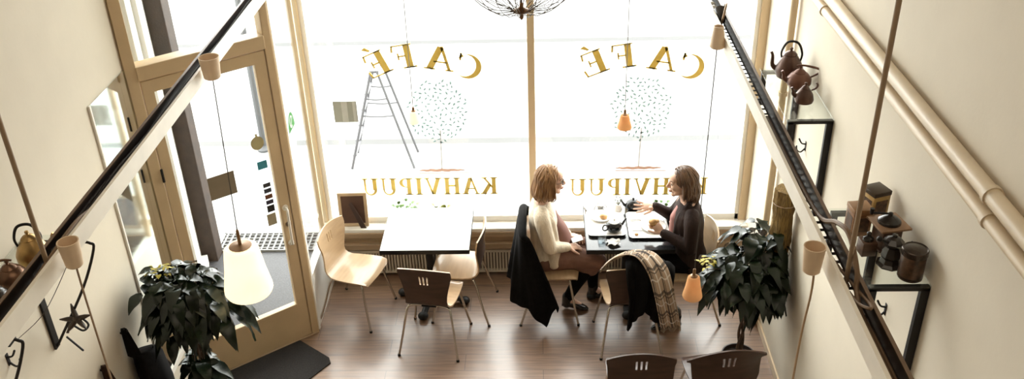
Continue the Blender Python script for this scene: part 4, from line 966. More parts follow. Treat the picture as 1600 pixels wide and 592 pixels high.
# rough golden post hanging low on the right wall behind the plant
t = thing('burlap_roll', 'rough golden brown burlap roll hanging on the right wall behind the plant', 'burlap roll', (1.712, 5.70, 0.98))
bm = newbm(); rr_ = random.Random(9)
rs = []
for j in range(26):
    z = 0.66 * j / 25; r0 = 0.072 * (1 - 0.1 * math.sin(j * 0.5)); rs.append([Vector(((r0 + 0.007 * math.sin(9 * a + j * 0.25) + rr_.uniform(-.003, .003)) * math.cos(a), (r0 + 0.006 * math.sin(7 * a - j * 0.2)) * math.sin(a), z)) for a in [2 * PI * k / 28 for k in range(28)]])
rings(bm, rs); obj('cloth_roll', bm, mat('golden_burlap', (0.22, 0.135, 0.04), 0.9, var=0.6, scale=26, stretch=(4, 4, 0.6), bump=0.8, bscale=90), t)
for z in (0.12, 0.55):
    bm = newbm(); tube(bm, [(0.081 * math.cos(a), 0.081 * math.sin(a), z) for a in [2 * PI * k / 24 for k in range(25)]], 0.004, 6); obj('tie_string', bm, CORD, t)
bm = newbm(); tube(bm, [(0.02, 0, 0.65), (0.03, 0, 0.955)], 0.003, 6); obj('hanging_string', bm, CORD, t)

# ------------------------------------------------------------------ left wall: shelf with kettles, star hooks
t = thing('wall_shelf', 'glass shelf on the left wall with thin black braces, half behind the tray', 'shelf', (0, 0, 0), 0, 'glass wall shelves')
z = 2.385
bm = newbm(); box(bm, XL + 0.003, -2.37, 3.16, 4.05, z - 0.009, z, 0.001); obj('glass_plate', bm, SHELFGLASS, t, False)
for y in (4.00, 3.22):
    bm = newbm(); box(bm, XL, XL + 0.014, y - 0.024, y + 0.024, z - 0.71, z - 0.01, 0.002); box(bm, XL, -2.39, y - 0.014, y + 0.014, z - 0.02, z - 0.0095, 0.001); obj('bracket', bm, BLACKIRON, t, False)
    bm = newbm(); tube(bm, spline([(-2.37, y, z - 0.014), (-2.335, y, z - 0.022), (-2.325, y, z - 0.06), (-2.44, y, z - 0.30), (XL + 0.05, y - 0.01, z - 0.64), (XL + 0.01, y, z - 0.70)], 5), 0.0075, 8); br = obj('brace_rod', bm, BLACKIRON, t)
    if y > 3.9:
        bm = newbm(); c0 = Vector((-2.515, y - 0.03, z - 0.49))
        for k in range(5):
            a = 2 * PI * k / 5 + 0.5; d = Vector((math.cos(a), 0.45 * math.sin(a) - 0.2, 0.55 * math.sin(a))).normalized()
            tube(bm, [c0, c0 + d * 0.05, c0 + d * 0.085], [0.017, 0.013, 0.004], 8, rnd=True)
        ell(bm, c0, 0.022, seg=12, rg=8); obj('star_ornament', bm, mat('brown_iron', (0.05, 0.032, 0.02), 0.45, var=0.3), br)
        bm = newbm(); tube(bm, spline([(-2.60, y - 0.01, z - 0.60), (-2.55, y - 0.02, z - 0.50), (-2.49, y - 0.03, z - 0.485), (-2.46, y - 0.03, z - 0.53), (-2.50, y - 0.03, z - 0.57), (-2.56, y - 0.02, z - 0.535), (-2.58, y - 0.02, z - 0.56)], 6), 0.006, 8)
        tube(bm, [(-2.62, y, z - 0.64), (-2.53, y - 0.04, z - 0.70)], 0.006, 8, rnd=True); obj('scroll', bm, BLACKIRON, br)
    else:
        bm = newbm(); box(bm, -2.46, -2.36, y - 0.03, y + 0.03, z - 0.036, z - 0.022, 0.002); obj('end_plate', bm, BLACKIRON, t, False)
kettle('kettle', 'shiny brass kettle with an upright arched handle on the left shelf', -2.515, 3.80, z + 0.0005, 0.82, rad(20), BRASS, 0)
kettle('kettle', 'squat brown copper kettle in front of the brass kettle on the left shelf', -2.530, 3.605, z + 0.0005, 0.80, rad(10), mat('brown_copper', (0.16, 0.085, 0.05), 0.3, metal=0.7, var=0.25), 1)
kettle('kettle', 'black enamel pot nearest the camera on the left shelf', -2.520, 3.40, z + 0.0005, 0.95, rad(15), ENAMEL, 1)
def hung_coat(label, y, ztop, hw, zlow, seed, m):
    t = thing('hanging_coat', label, 'coat', (XL, y, 0)); rn = random.Random(seed); bm = newbm(); rs = []
    for f, w, d, sh_ in ((0, 0.016, 0.016, 0), (0.05, 0.024, 0.022, 0), (0.20, 0.034, 0.04, 0.0), (0.24, 0.10, 0.05, 0.07), (0.27, hw * 0.8, 0.06, 0.10), (0.33, hw, 0.07, 0.11), (0.55, hw * 1.06, 0.08, 0.12), (1.0, hw * 1.15, 0.085, 0.12)):
        z = ztop + (zlow - ztop) * f
        rs.append([Vector((0.012 + d + (d + 0.006 * math.sin(5 * a + f * 6)) * math.cos(a), sh_ + w * math.sin(a), z - (0.03 * math.sin(a) if 0.2 < f < 0.6 else 0))) for a in [2 * PI * k / 28 for k in range(28)]])
    rings(bm, rs); obj('coat_body', bm, m, t, True, 180)
    bm = newbm(); tube(bm, spline([(0.0, 0, ztop - 0.03), (0.03, 0, ztop - 0.045), (0.05, 0, ztop - 0.01)], 5), 0.006, 8, rnd=True); obj('hook', bm, BLACKIRON, t)
CLOTHB = mat('dark_coat_cloth', (0.006, 0.005, 0.005), 0.95, var=0.3, scale=40, spec=0.15)
hung_coat('black coat hanging on the left wall beside the leafy plant', 4.66, 1.27, 0.15, 0.25, 4, CLOTHB)
hung_coat('dark brown coat hanging on the left wall, left of the black coat', 4.33, 1.25, 0.10, 0.3, 5, mat('brown_coat_cloth', (0.03, 0.014, 0.009), 0.95, var=0.3, scale=40, spec=0.15))
wall_hook('small black hook on the left wall below the shelf end plate', XL, 3.60, 1.93, -1)

# ------------------------------------------------------------------ the two leafy coffee plants
DKLEAF = mat('glossy_dark_leaf', (0.006, 0.012, 0.004), 0.27, var=0.5, scale=9, coat=0.0, spec=0.38)
def coffee_plant(name, label, x, y, crown, nleaf, seed, pot_r, pot_h, stem_top, extra=(), trunks=3, potm=None, ymax=None, xlim=None, flower=None, lmax=0.17):
    """crown: list of (cx,cy,cz,rx,ry,rz) ellipsoids that the leaves fill"""
    t = thing(name, label, 'plant', (x, y, 0)); rnd = random.Random(seed)
    bm = newbm(); lathe(bm, [(pot_r * 0.72, 0), (pot_r * 0.75, 0.005), (pot_r, pot_h), (pot_r * 0.93, pot_h), (pot_r * 0.9, pot_h - 0.03), (0.001, pot_h - 0.03)], 28); obj('pot', bm, potm or mat('dark_pot', (0.05, 0.035, 0.028), 0.5), t)
    bm = newbm(); lathe(bm, [(pot_r * 0.9, pot_h - 0.028), (0.001, pot_h - 0.02)], 20, cap=False); obj('soil', bm, mat('potting_soil', (0.03, 0.02, 0.015), 0.95), t)
    bm = newbm()
    for k in range(trunks):
        a0 = 2 * PI * k / trunks
        tube(bm, [Vector((0.018 * math.cos(a0 + h * 9), 0.018 * math.sin(a0 + h * 9), 0)) + Vector((stem_top[0] * h, stem_top[1] * h, pot_h - 0.04 + (stem_top[2] - pot_h + 0.04) * h)) for h in [i / 24 for i in range(25)]], [0.013, 0.009], 8)
    for c in crown:
        for k in range(7):
            a = rnd.uniform(0, 2 * PI); e = rnd.uniform(-0.1, 0.9)
            tip = Vector((c[0] + c[3] * 0.7 * math.cos(a), c[1] + c[4] * 0.7 * math.sin(a), c[2] + c[5] * 0.6 * e)); st = Vector(stem_top) - Vector((0, 0, rnd.uniform(0, 0.2)))
            tube(bm, spline([st, st.lerp(tip, 0.5) + Vector((0, 0, 0.05)), tip], 4), [0.006, 0.003], 5)
    obj('stem', bm, mat('brown_bark', (0.085, 0.052, 0.03), 0.8, var=0.4, scale=20), t)
    bm = newbm()
    for k in range(nleaf):
        c = crown[k % len(crown)] if rnd.random() < 0.5 else crown[0]
        a = rnd.uniform(0, 2 * PI); e = math.asin(rnd.uniform(-0.75, 1.0)); q = rnd.uniform(0.35, 0.9)
        o = Vector((math.cos(a) * math.cos(e), math.sin(a) * math.cos(e), math.sin(e)))
        b = Vector((c[0] + c[3] * q * o.x, c[1] + c[4] * q * o.y, c[2] + c[5] * q * o.z))
        d = Vector((o.x, o.y, o.z * 0.5 - 0.15)) + Vector((rnd.uniform(-.5, .5), rnd.uniform(-.5, .5), rnd.uniform(-.4, .3)))
        l = rnd.uniform(0.11, lmax); 
        if xlim:
            tip = b + d.normalized() * l
            if not (xlim[0] < x + tip.x < xlim[1] and xlim[0] < x + b.x < xlim[1]): 
                b.x = max(xlim[0] + 0.03, min(xlim[1] - 0.03, x + b.x)) - x; d.x = -d.x if (x + b.x + d.normalized().x * l > xlim[1] or x + b.x + d.normalized().x * l < xlim[0]) else d.x
        leaf_into(bm, b, d, l, l * rnd.uniform(0.25, 0.34), rnd.uniform(0.5, 1.25), Vector((rnd.uniform(-.3, .3), rnd.uniform(-.3, .3), 1)), 8, 0.13, 0.25, rnd)
    obj('foliage', bm, DKLEAF, t, True, 180, True)
    if flower:
        bm = newbm()
        for k in range(26):
            c = Vector(flower); d = Vector((rnd.uniform(-1, 1), rnd.uniform(-1, 1), rnd.uniform(-0.1, 0.5)))
            leaf_into(bm, c + Vector((rnd.uniform(-.06, .06), rnd.uniform(-.05, .05), rnd.uniform(-.02, .02))), d, rnd.uniform(0.03, 0.055), 0.009, 0.4, Vector((0, 0, 1)), 4, 0.1, 0.2, rnd)
        f = obj('new_leaves', bm, mat('yellow_leaf', (0.45, 0.38, 0.05), 0.5, var=0.2), t, True, 180, True); f['label'] = 'yellow green young leaves'
    return t
coffee_plant('coffee_plant', 'large dark leafy plant by the entrance door on the left', -2.31, 4.88, [(0, 0, 1.40, 0.27, 0.26, 0.20), (-0.14, 0.02, 1.42, 0.2, 0.2, 0.16), (0.19, -0.02, 1.30, 0.20, 0.2, 0.19), (-0.06, -0.02, 1.24, 0.2, 0.2, 0.16), (0.0, -0.03, 0.80, 0.09, 0.09, 0.16)], 300, 21, 0.16, 0.34, (0.0, 0.0, 1.25), xlim=(-2.63, -1.8), flower=(-0.14, 0.02, 1.56))
coffee_plant('coffee_plant', 'large dark leafy plant with a twisted trunk by the right wall', 1.50, 5.62, [(0, 0, 1.02, 0.28, 0.26, 0.20), (0.10, 0.10, 1.20, 0.2, 0.2, 0.14), (-0.20, -0.02, 0.97, 0.18, 0.2, 0.19), (0.16, -0.05, 0.90, 0.17, 0.22, 0.22)], 290, 33, 0.13, 0.22, (0.0, 0.0, 0.98), xlim=(1.06, 1.79), flower=(-0.30, 0.0, 1.08))
# ------------------------------------------------------------------ people
SKIN = mat('skin', (0.74, 0.48, 0.36), 0.55, var=0.06, scale=20)
def loft(bm, rs, seg=28):
    """rs: (centre, half depth x, half width y, tilt of ring about y)"""
    out = []
    for c, a, b, tl in rs:
        c = Vector(c); ring = []
        for k in range(seg):
            t = 2 * PI * k / seg; x = a * math.copysign(abs(math.cos(t)) ** 0.85, math.cos(t)); y = b * math.copysign(abs(math.sin(t)) ** 0.85, math.sin(t))
            ring.append(c + Vector((x * math.cos(tl), y, -x * math.sin(tl))))
        out.append(ring)
    rings(bm, out)
def limb(bm, pts, rad, seg=16, n=5): tube(bm, spline(pts, n) if len(pts) > 2 else pts, rad, seg, rnd=True)
def hand(bm, wrist, d, n, thumb, curls, spread=0.06, tcurl=0.3, k=1.0):
    """d: finger direction, n: palm normal, thumb=+1/-1 picks the side d x n"""
    w = Vector(wrist); d = Vector(d).normalized(); n = Vector(n); n = (n - d * n.dot(d)).normalized(); t = d.cross(n).normalized() * thumb
    tube(bm, [w - d * 0.02, w + d * 0.015 * k, w + d * 0.055 * k, w + d * 0.086 * k], [0.025 * k, 0.029 * k, 0.038 * k, 0.038 * k], 18, rnd=False, flat=(n, 0.40))
    ell(bm, w + d * 0.035 * k + t * 0.022 * k + n * 0.006, 0.017 * k, seg=12, rg=8)
    for i, (o, L, st) in enumerate(((0.029, 0.070, 0.083), (0.010, 0.079, 0.090), (-0.010, 0.073, 0.087), (-0.028, 0.057, 0.079))):
        p = w + d * (st - 0.016) * k + t * o * k; base = (d + t * spread * (1.5 - i)).normalized(); ang = 0; pts = [p, p + base * 0.018 * k]; c = curls[i]
        for f in (0.44, 0.31, 0.25):
            ang += c; dr = base * math.cos(ang) + n * math.sin(ang); pts.append(pts[-1] + dr * L * f * k)
        tube(bm, pts, [0.0098 * k, 0.0095 * k, 0.0088 * k, 0.0078 * k, 0.0066 * k], 10, rnd=True)
    p = w + d * 0.026 * k + t * 0.024 * k; a = (t * 0.8 + d * 0.6 + n * tcurl * 0.5).normalized(); b = (d * 0.85 + t * 0.35 + n * tcurl).normalized()
    tube(bm, [p - a * 0.008, p + a * 0.030 * k, p + a * 0.030 * k + b * 0.030 * k, p + a * 0.030 * k + b * 0.054 * k], [0.0135 * k, 0.0115 * k, 0.0102 * k, 0.0082 * k], 10, rnd=True)
def head_parts(bm, H, k=1.0):
    """head in its own frame (face towards +x), fused into the body"""
    def e(c, r, rot=None): ell(bm, (0, 0, 0), 1.0, H @ Matrix.Translation(Vector(c) * k) @ (Euler(rot).to_matrix().to_4x4() if rot else Matrix()) @ Matrix.Diagonal((r[0] * k, r[1] * k, r[2] * k, 1)), 24, 16)
    e((-0.015, 0, 0.035), (0.096, 0.076, 0.086)); e((0.030, 0, -0.010), (0.064, 0.064, 0.088)); e((0.036, 0, -0.055), (0.052, 0.050, 0.056)); e((0.066, 0, -0.098), (0.022, 0.024, 0.018))
    e((0.062, 0, 0.055), (0.034, 0.056, 0.042)); e((0.076, 0.026, 0.031), (0.018, 0.027, 0.010)); e((0.076, -0.026, 0.031), (0.018, 0.027, 0.010))
    for s in (-1, 1):
        e((0.064, s * 0.036, -0.018), (0.028, 0.026, 0.030)); e((-0.008, s * 0.074, -0.004), (0.020, 0.009, 0.032), (0, 0.15, s * 0.3)); e((0.030, s * 0.045, -0.062), (0.04, 0.016, 0.024), (0, 0.35, 0))
        e((0.103, s * 0.010, -0.026), (0.011, 0.009, 0.008))
    tube(bm, [H @ (Vector(p) * k) for p in ((0.088, 0, 0.030), (0.102, 0, 0.004), (0.116, 0, -0.020), (0.106, 0, -0.030))], [0.009 * k, 0.0105 * k, 0.0125 * k, 0.009 * k], 12, rnd=True)
    e((0.093, 0, -0.052), (0.011, 0.024, 0.0065)); e((0.090, 0, -0.064), (0.011, 0.021, 0.0075))
def face_bits(H, parent, k=1.0, lip=(0.45, 0.17, 0.13), brow=(0.14, 0.07, 0.035)):
    EW = mat('eye_white', (0.75, 0.72, 0.68), 0.25); EI = mat('eye_iris', (0.06, 0.07, 0.07), 0.2); LP = mat('lips_%d' % int(lip[0] * 100), lip, 0.5); BR = mat('eyebrow', brow, 0.8)
    for s in (-1, 1):
        bm = newbm(); ell(bm, H @ Vector((0.0815 * k, s * 0.031 * k, 0.012 * k)), 0.0115 * k, seg=16, rg=10); ey = obj('eye', bm, EW, parent)
        bm = newbm(); ell(bm, H @ Vector((0.0885 * k, s * 0.0315 * k, 0.011 * k)), 0.0058 * k, seg=12, rg=8); obj('iris', bm, EI, ey)
        bm = newbm(); tube(bm, spline([H @ (Vector(p) * k) for p in ((0.093, s * 0.014, 0.036), (0.090, s * 0.032, 0.042), (0.074, s * 0.05, 0.036))], 4), [0.003, 0.004, 0.002], 6, rnd=True); obj('eyebrow', bm, BR, parent)
        bm = newbm(); tube(bm, spline([H @ (Vector(p) * k) for p in ((0.0905, s * 0.020, 0.016), (0.0935, s * 0.031, 0.021), (0.086, s * 0.043, 0.015))], 4), 0.0022, 6, rnd=True); obj('eyelid', bm, BR, parent)
    bm = newbm(); tube(bm, spline([H @ (Vector(p) * k) for p in ((0.094, -0.022, -0.056), (0.105, -0.008, -0.0525), (0.1035, 0, -0.054), (0.105, 0.008, -0.0525), (0.094, 0.022, -0.056))], 4), 0.0038 * k, 8, rnd=True)
    tube(bm, spline([H @ (Vector(p) * k) for p in ((0.094, -0.018, -0.060), (0.103, 0, -0.065), (0.094, 0.018, -0.060))], 4), 0.0042 * k, 8, rnd=True); obj('lips', bm, LP, parent)
def hair(H, parent, m, length, seed, k=1.0, part=0.018, curl=0.01, back_len=None, face_gap=58, rad=0.0085, n=44, flare=0.012):
    rnd = random.Random(seed); bm = newbm()
    # crown cap
    cap = newbm(); ell(cap, (0, 0, 0), 1.0, None, 30, 20)
    for v in cap.verts:
        p = v.co.copy(); q = Vector((-0.022 + p.x * 0.099, p.y * 0.086, 0.040 + p.z * 0.093))
        v.co = H @ (q * k)
    kill = [f for f in cap.faces if (H.inverted() @ f.calc_center_median()).x > 0.052 * k or (H.inverted() @ f.calc_center_median()).z < -0.03 * k]
    bmesh.ops.delete(cap, geom=kill, context='FACES')
    me = bpy.data.meshes.new('cap_tmp'); cap.to_mesh(me); cap.free(); bm.from_mesh(me); bpy.data.meshes.remove(me)
    for lay in range(3):
        for i in range(n):
            a = math.radians(face_gap + (360 - 2 * face_gap) * (i + rnd.uniform(-.4, .4)) / (n - 1))
            off = 0.002 + 0.004 * lay; L = (length + (back_len - length if back_len else 0) * (0.5 - 0.5 * math.cos(2 * (a - math.radians(face_gap)) / (2 - face_gap / 90) )) ) * rnd.uniform(0.9, 1.04)
            pts = []
            s = 1 if math.sin(a) > 0 else -1
            root = Vector((0.045 - 0.10 * rnd.random() * (1 if lay else .8), part + s * 0.004, 0.132 + off))
            root.z = 0.040 + 0.097 * math.sqrt(max(0.02, 1 - ((root.x + 0.022) / 0.105) ** 2 - (root.y / 0.09) ** 2)) + off
            ex, ey = (0.100 + off) * math.cos(a) - 0.020, (0.088 + off) * math.sin(a)
            side = Vector((ex, ey, 0.015))
            for t in (0, 0.35, 0.7):
                q = root.lerp(side, t); c = Vector((-0.02, 0, 0.03)); dv = q - c
                rr = 1 / math.sqrt((dv.x / (0.102 + off)) ** 2 + (dv.y / (0.089 + off)) ** 2 + (dv.z / (0.101 + off)) ** 2)
                pts.append(c + dv * max(rr, 0.98))
            pts.append(side)
            w1, w2 = rnd.uniform(-1, 1) * curl, rnd.uniform(-1, 1) * curl
            od = Vector((math.cos(a), math.sin(a), 0))
            pts.append(Vector((ex, ey, 0.015 - L * 0.4)) + od * flare * 0.4 + Vector((w1, w2, 0)))
            pts.append(Vector((ex, ey, 0.015 - L * 0.75)) + od * flare * 0.6 + Vector((w2, w1, 0)))
            pts.append(Vector((ex, ey, 0.015 - L)) - od * flare * 0.6 + Vector((w1, -w2, 0)))
            r0 = rad * rnd.uniform(0.75, 1.15)
            tube(bm, [H @ (p * k) for p in spline(pts, 3)], [r0 * 0.6, r0, r0 * 1.05, r0 * 0.95, r0 * 0.25], 6, rnd=True)
    return obj('hair', bm, m, parent, True, 180)
def hair_mat(name, c1, c2):
    m = mat(name, c1, 0.38, var=0.3, scale=40, stretch=(1, 1, 0.15)); r = [n for n in m.node_tree.nodes if n.type == 'VALTORGB'][0]
    r.color_ramp.elements[0].color = (*c1, 1); r.color_ramp.elements[1].color = (*c2, 1); return m
def shoe(bm, heel, toe, hgt=0.055, k=1.0):
    h = Vector(heel); t = Vector(toe); d = t - h; L = d.length; d.normalize(); s = Vector((0, 0, 1)).cross(d).normalized(); u = d.cross(s); rs = []
    for f, w, z1 in ((-0.02, 0.018, 0.04), (0.03, 0.030, 0.075), (0.2, 0.032, 0.082), (0.38, 0.034, 0.068), (0.6, 0.041, 0.052), (0.8, 0.040, 0.040), (0.95, 0.026, 0.030), (1.02, 0.008, 0.018)):
        c = h + d * (L * f); rs.append([c + s * (w * math.cos(a)) + u * (z1 / 2 + (z1 / 2) * math.sin(a)) for a in [2 * PI * k_ / 16 for k_ in range(16)]])
    rings(bm, rs)

BLACKCLOTH = mat('black_cloth', (0.0045, 0.004, 0.004), 0.95, var=0.3, scale=40, bump=0.15, bscale=120, spec=0.15)
# ---- woman in the cream cardigan (faces +x)
W1 = thing('person', 'seated woman with a blonde bob, glasses and a cream cardigan, facing right', 'person', (0.012, 6.55, 0), 0.0)
H1 = Matrix.Translation((0.062, 0, 1.238)) @ Euler((0, 0.07, 0.06)).to_matrix().to_4x4()
sh = {-1: (-0.015, -0.165, 1.005), 1: (-0.015, 0.165, 1.005)}
el = {-1: (0.055, -0.215, 0.735), 1: (0.07, 0.215, 0.74)}
wr = {-1: (0.195, -0.105, 0.668), 1: (0.205, 0.07, 0.672)}
kn = {-1: (0.43, -0.085, 0.515), 1: (0.45, 0.10, 0.515)}
an = {-1: (0.20, -0.065, 0.105), 1: (0.43, 0.09, 0.10)}
def torso(bm, o=0.0, zlo=0.46, zhi=1.075, lean=0.0, k=1.0):
    P = [(0.46, 0.0, 0.105, 0.155), (0.52, 0.0, 0.125, 0.175), (0.60, 0.01, 0.12, 0.168), (0.70, 0.012, 0.105, 0.142), (0.80, 0.006, 0.105, 0.142), (0.90, 0.0, 0.108, 0.155), (0.98, -0.008, 0.092, 0.165), (1.03, -0.012, 0.07, 0.135), (1.06, -0.008, 0.055, 0.085), (1.085, 0.0, 0.048, 0.055)]
    loft(bm, [((x + lean * (z - 0.5), 0, z), (a + o) * k, (b + o) * k, 0.0) for z, x, a, b in P if zlo <= z <= zhi])
bm = newbm(); torso(bm, 0, 0.4, 1.2); limb(bm, [(0.0, 0, 1.04), (0.012, 0, 1.10), (0.035, 0, 1.16)], [0.056, 0.050, 0.052]); head_parts(bm, H1)
for s in (-1, 1):
    limb(bm, [sh[s], el[s]], [0.050, 0.038]); limb(bm, [el[s], wr[s]], [0.038, 0.025])
    limb(bm, [(0.02, s * 0.085, 0.535), kn[s]], [0.088, 0.060]); limb(bm, [kn[s], (Vector(kn[s]).lerp(Vector(an[s]), 0.35) + Vector((-0.02, 0, 0))), an[s]], [0.058, 0.054, 0.034])
    limb(bm, [an[s], Vector(an[s]) + Vector((0.10, 0, -0.065))], [0.036, 0.028])
hand(bm, wr[-1], (0.92, 0.30, -0.12), (0, 0.25, -1), -1, (0.45, 0.5, 0.55, 0.6), 0.03, 0.4)
hand(bm, wr[1], (0.95, -0.25, -0.05), (0, -0.2, -1), 1, (0.35, 0.4, 0.45, 0.5), 0.04, 0.3)
baked_blob('body', bm, SKIN, W1, 0.0038, 5)
face_bits(H1, W1)
hair(H1, W1, hair_mat('blonde_brown_hair', (0.20, 0.095, 0.038), (0.44, 0.25, 0.115)), 0.165, 3, back_len=0.185, face_gap=62, flare=0.020)
# glasses
gl = newbm()
for s in (-1, 1):
    tube(gl, [H1 @ Vector((0.103 - 0.010 * abs(math.cos(a)), s * 0.033 + 0.024 * math.cos(a), 0.010 + 0.016 * math.sin(a))) for a in [2 * PI * q / 24 for q in range(25)]], 0.0026, 7)
    tube(gl, [H1 @ Vector(p) for p in ((0.094, s * 0.058, 0.016), (0.05, s * 0.078, 0.014), (-0.01, s * 0.084, 0.012))], 0.0022, 6)
tube(gl, [H1 @ Vector(p) for p in ((0.103, -0.010, 0.014), (0.109, 0, 0.018), (0.103, 0.010, 0.014))], 0.0024, 6)
gg = obj('glasses_frame', gl, mat('black_acetate', (0.015, 0.012, 0.012), 0.25), W1)
bm = newbm(); torso(bm, 0.014, 0.5, 1.065)
for s in (-1, 1):
    limb(bm, [(sh[s][0], sh[s][1] * 0.8, sh[s][2] + 0.005), (sh[s][0] + 0.01, sh[s][1] * 1.12, sh[s][2] - 0.05), el[s]], [0.062, 0.066, 0.056]); limb(bm, [el[s], Vector(el[s]).lerp(Vector(wr[s]), 0.96)], [0.056, 0.041])
    limb(bm, [(0.055, s * 0.12, 0.92), (0.075, s * 0.125, 0.72), (0.085, s * 0.14, 0.54)], [0.05, 0.058, 0.06])
baked_blob('cardigan', bm, mat('cream_knit', (0.74, 0.64, 0.50), 0.95, var=0.12, scale=30, stretch=(1, 1, 0.3), bump=0.5, bscale=70, sheen=0.3), W1, 0.006, 6)
bm = newbm(); loft(bm, [((0.02, 0, 0.55), 0.12, 0.13, 0), ((0.07, 0, 0.62), 0.135, 0.135, 0), ((0.10, 0, 0.70), 0.135, 0.13, 0), ((0.085, 0, 0.79), 0.115, 0.11, 0), ((0.045, 0, 0.88), 0.095, 0.10, 0), ((0.03, 0, 0.96), 0.075, 0.085, 0), ((0.02, 0, 1.02), 0.05, 0.07, 0)])
baked_blob('top', bm, mat('mauve_brown_jersey', (0.22, 0.105, 0.085), 0.85, var=0.1), W1, 0.006, 8)
bm = newbm()
for s in (-1, 1): limb(bm, [(0.0, s * 0.08, 0.54), (0.22, s * 0.085, 0.545), (kn[s][0] + 0.015, kn[s][1], kn[s][2] - 0.005)], [0.112, 0.098, 0.080])
limb(bm, [(0.03, 0, 0.52), (0.25, 0, 0.53), (0.42, 0, 0.52)], [0.10, 0.08, 0.055]); limb(bm, [(0.43, -0.085, 0.46), (0.44, 0.10, 0.46)], [0.055, 0.055])
torso(bm, 0.012, 0.4, 0.66)
for s in (-1, 1): limb(bm, [(0.30, s * 0.085, 0.50), (0.40, s * 0.085, 0.43)], [0.075, 0.06])
baked_blob('skirt', bm, mat('brown_wool_skirt', (0.20, 0.105, 0.075), 0.9, var=0.15, scale=14, bump=0.25, bscale=50), W1, 0.006, 8)
bm = newbm()
for s in (-1, 1): limb(bm, [(kn[s][0] - 0.14, kn[s][1], 0.525), kn[s], Vector(kn[s]).lerp(Vector(an[s]), 0.35) + Vector((-0.02, 0, 0)), an[s], Vector(an[s]) + Vector((0.03, 0, -0.03))], [0.080, 0.064, 0.059, 0.040, 0.034])
baked_blob('tights', bm, BLACKCLOTH, W1, 0.006, 4)
for s in (-1, 1):
    bm = newbm(); a = Vector(an[s]); hz = 0.003
    if s < 0: shoe(bm, (a.x - 0.045, a.y, 0.035), (a.x + 0.175, a.y - 0.02, 0.003))
    else: shoe(bm, (a.x - 0.05, a.y, hz), (a.x + 0.185, a.y, hz))
    limb(bm, [(a.x - 0.005, a.y, 0.06), (a.x, a.y, 0.13)], [0.042, 0.044])
    obj('shoe', bm, mat('black_leather', (0.015, 0.012, 0.012), 0.25, coat=0.3), W1)
bm = newbm(); tube(bm, spline([(-0.035, -0.062, 1.07), (0.045, -0.060, 1.02), (0.105, 0.0, 0.935), (0.045, 0.060, 1.02), (-0.035, 0.062, 1.07)], 8), 0.0042, 7); obj('necklace', bm, mat('dark_beads', (0.03, 0.02, 0.02), 0.3), W1)

# ---- woman in the dark brown jacket (faces -x in the room, so local +x is world -x)
W2 = thing('person', 'seated brown-haired woman in a dark brown jacket, facing left, holding a sandwich', 'person', (1.235, 6.50, 0), PI)
H2 = Matrix.Translation((0.118, 0, 1.235)) @ Euler((0, 0.08, 0.05)).to_matrix().to_4x4()
LN = 0.11
sh = {1: (0.040, 0.170, 1.00), -1: (0.045, -0.170, 1.00)}          # +1 is the arm near the camera
el = {1: (0.050, 0.225, 0.755), -1: (0.14, -0.225, 0.79)}
wr = {1: (0.262, 0.115, 0.838), -1: (0.30, -0.175, 0.915)}
kn = {1: (0.42, 0.13, 0.525), -1: (0.43, -0.08, 0.525)}
an = {1: (0.135, 0.265, 0.11), -1: (0.34, -0.08, 0.10)}
bm = newbm(); torso(bm, 0, 0.4, 1.2, LN); limb(bm, [(0.06, 0, 1.04), (0.072, 0, 1.10), (0.095, 0, 1.16)], [0.056, 0.050, 0.052]); head_parts(bm, H2)
for s in (-1, 1):
    limb(bm, [sh[s], el[s]], [0.050, 0.038]); limb(bm, [el[s], wr[s]], [0.038, 0.025])
    limb(bm, [(0.02, s * 0.085, 0.535), kn[s]], [0.088, 0.060]); limb(bm, [kn[s], (Vector(kn[s]).lerp(Vector(an[s]), 0.35) + Vector((-0.02, 0, 0))), an[s]], [0.058, 0.054, 0.034])
    limb(bm, [an[s], Vector(an[s]) + Vector((0.10, 0, -0.065))], [0.036, 0.028])
hand(bm, wr[1], (0.62, -0.25, 0.62), (0.35, -0.9, -0.25), 1, (0.62, 0.62, 0.6, 0.6), 0.02, 0.55)
hand(bm, wr[-1], (0.97, 0.10, -0.02), (0.05, 0.55, 0.85), -1, (0.12, 0.08, 0.12, 0.16), 0.17, 0.1, 1.05)
baked_blob('body', bm, SKIN, W2, 0.0038, 5)
face_bits(H2, W2, brow=(0.10, 0.05, 0.03))
hair(H2, W2, hair_mat('auburn_brown_hair', (0.05, 0.025, 0.013), (0.17, 0.085, 0.04)), 0.135, 8, back_len=0.215, face_gap=78, flare=0.014, part=-0.02)
bm = newbm(); torso(bm, 0.018, 0.42, 1.065, LN)
for s in (-1, 1):
    limb(bm, [(sh[s][0], sh[s][1] * 0.8, sh[s][2] + 0.005), (sh[s][0], sh[s][1] * 1.12, sh[s][2] - 0.05), el[s]], [0.062, 0.068, 0.056]); limb(bm, [el[s], Vector(el[s]).lerp(Vector(wr[s]), 0.93)], [0.055, 0.040])
limb(bm, [(0.06, 0.075, 1.07), (0.12, 0.085, 0.96), (0.145, 0.07, 0.80)], [0.025, 0.034, 0.03]); limb(bm, [(0.06, -0.075, 1.07), (0.12, -0.085, 0.96), (0.145, -0.07, 0.80)], [0.025, 0.034, 0.03])
limb(bm, [(0.055, -0.06, 1.08), (0.022, 0, 1.085), (0.055, 0.06, 1.08)], [0.022, 0.024, 0.022])
baked_blob('jacket', bm, mat('dark_brown_jersey', (0.026, 0.014, 0.011), 0.8, var=0.25, scale=24, stretch=(1, 1, 0.2), bump=0.4, bscale=60, spec=0.25), W2, 0.006, 5)
bm = newbm(); loft(bm, [((0.085, 0, 0.66), 0.09, 0.055, 0), ((0.10, 0, 0.80), 0.095, 0.06, 0), ((0.105, 0, 0.92), 0.085, 0.062, 0), ((0.085, 0, 1.02), 0.055, 0.055, 0)])
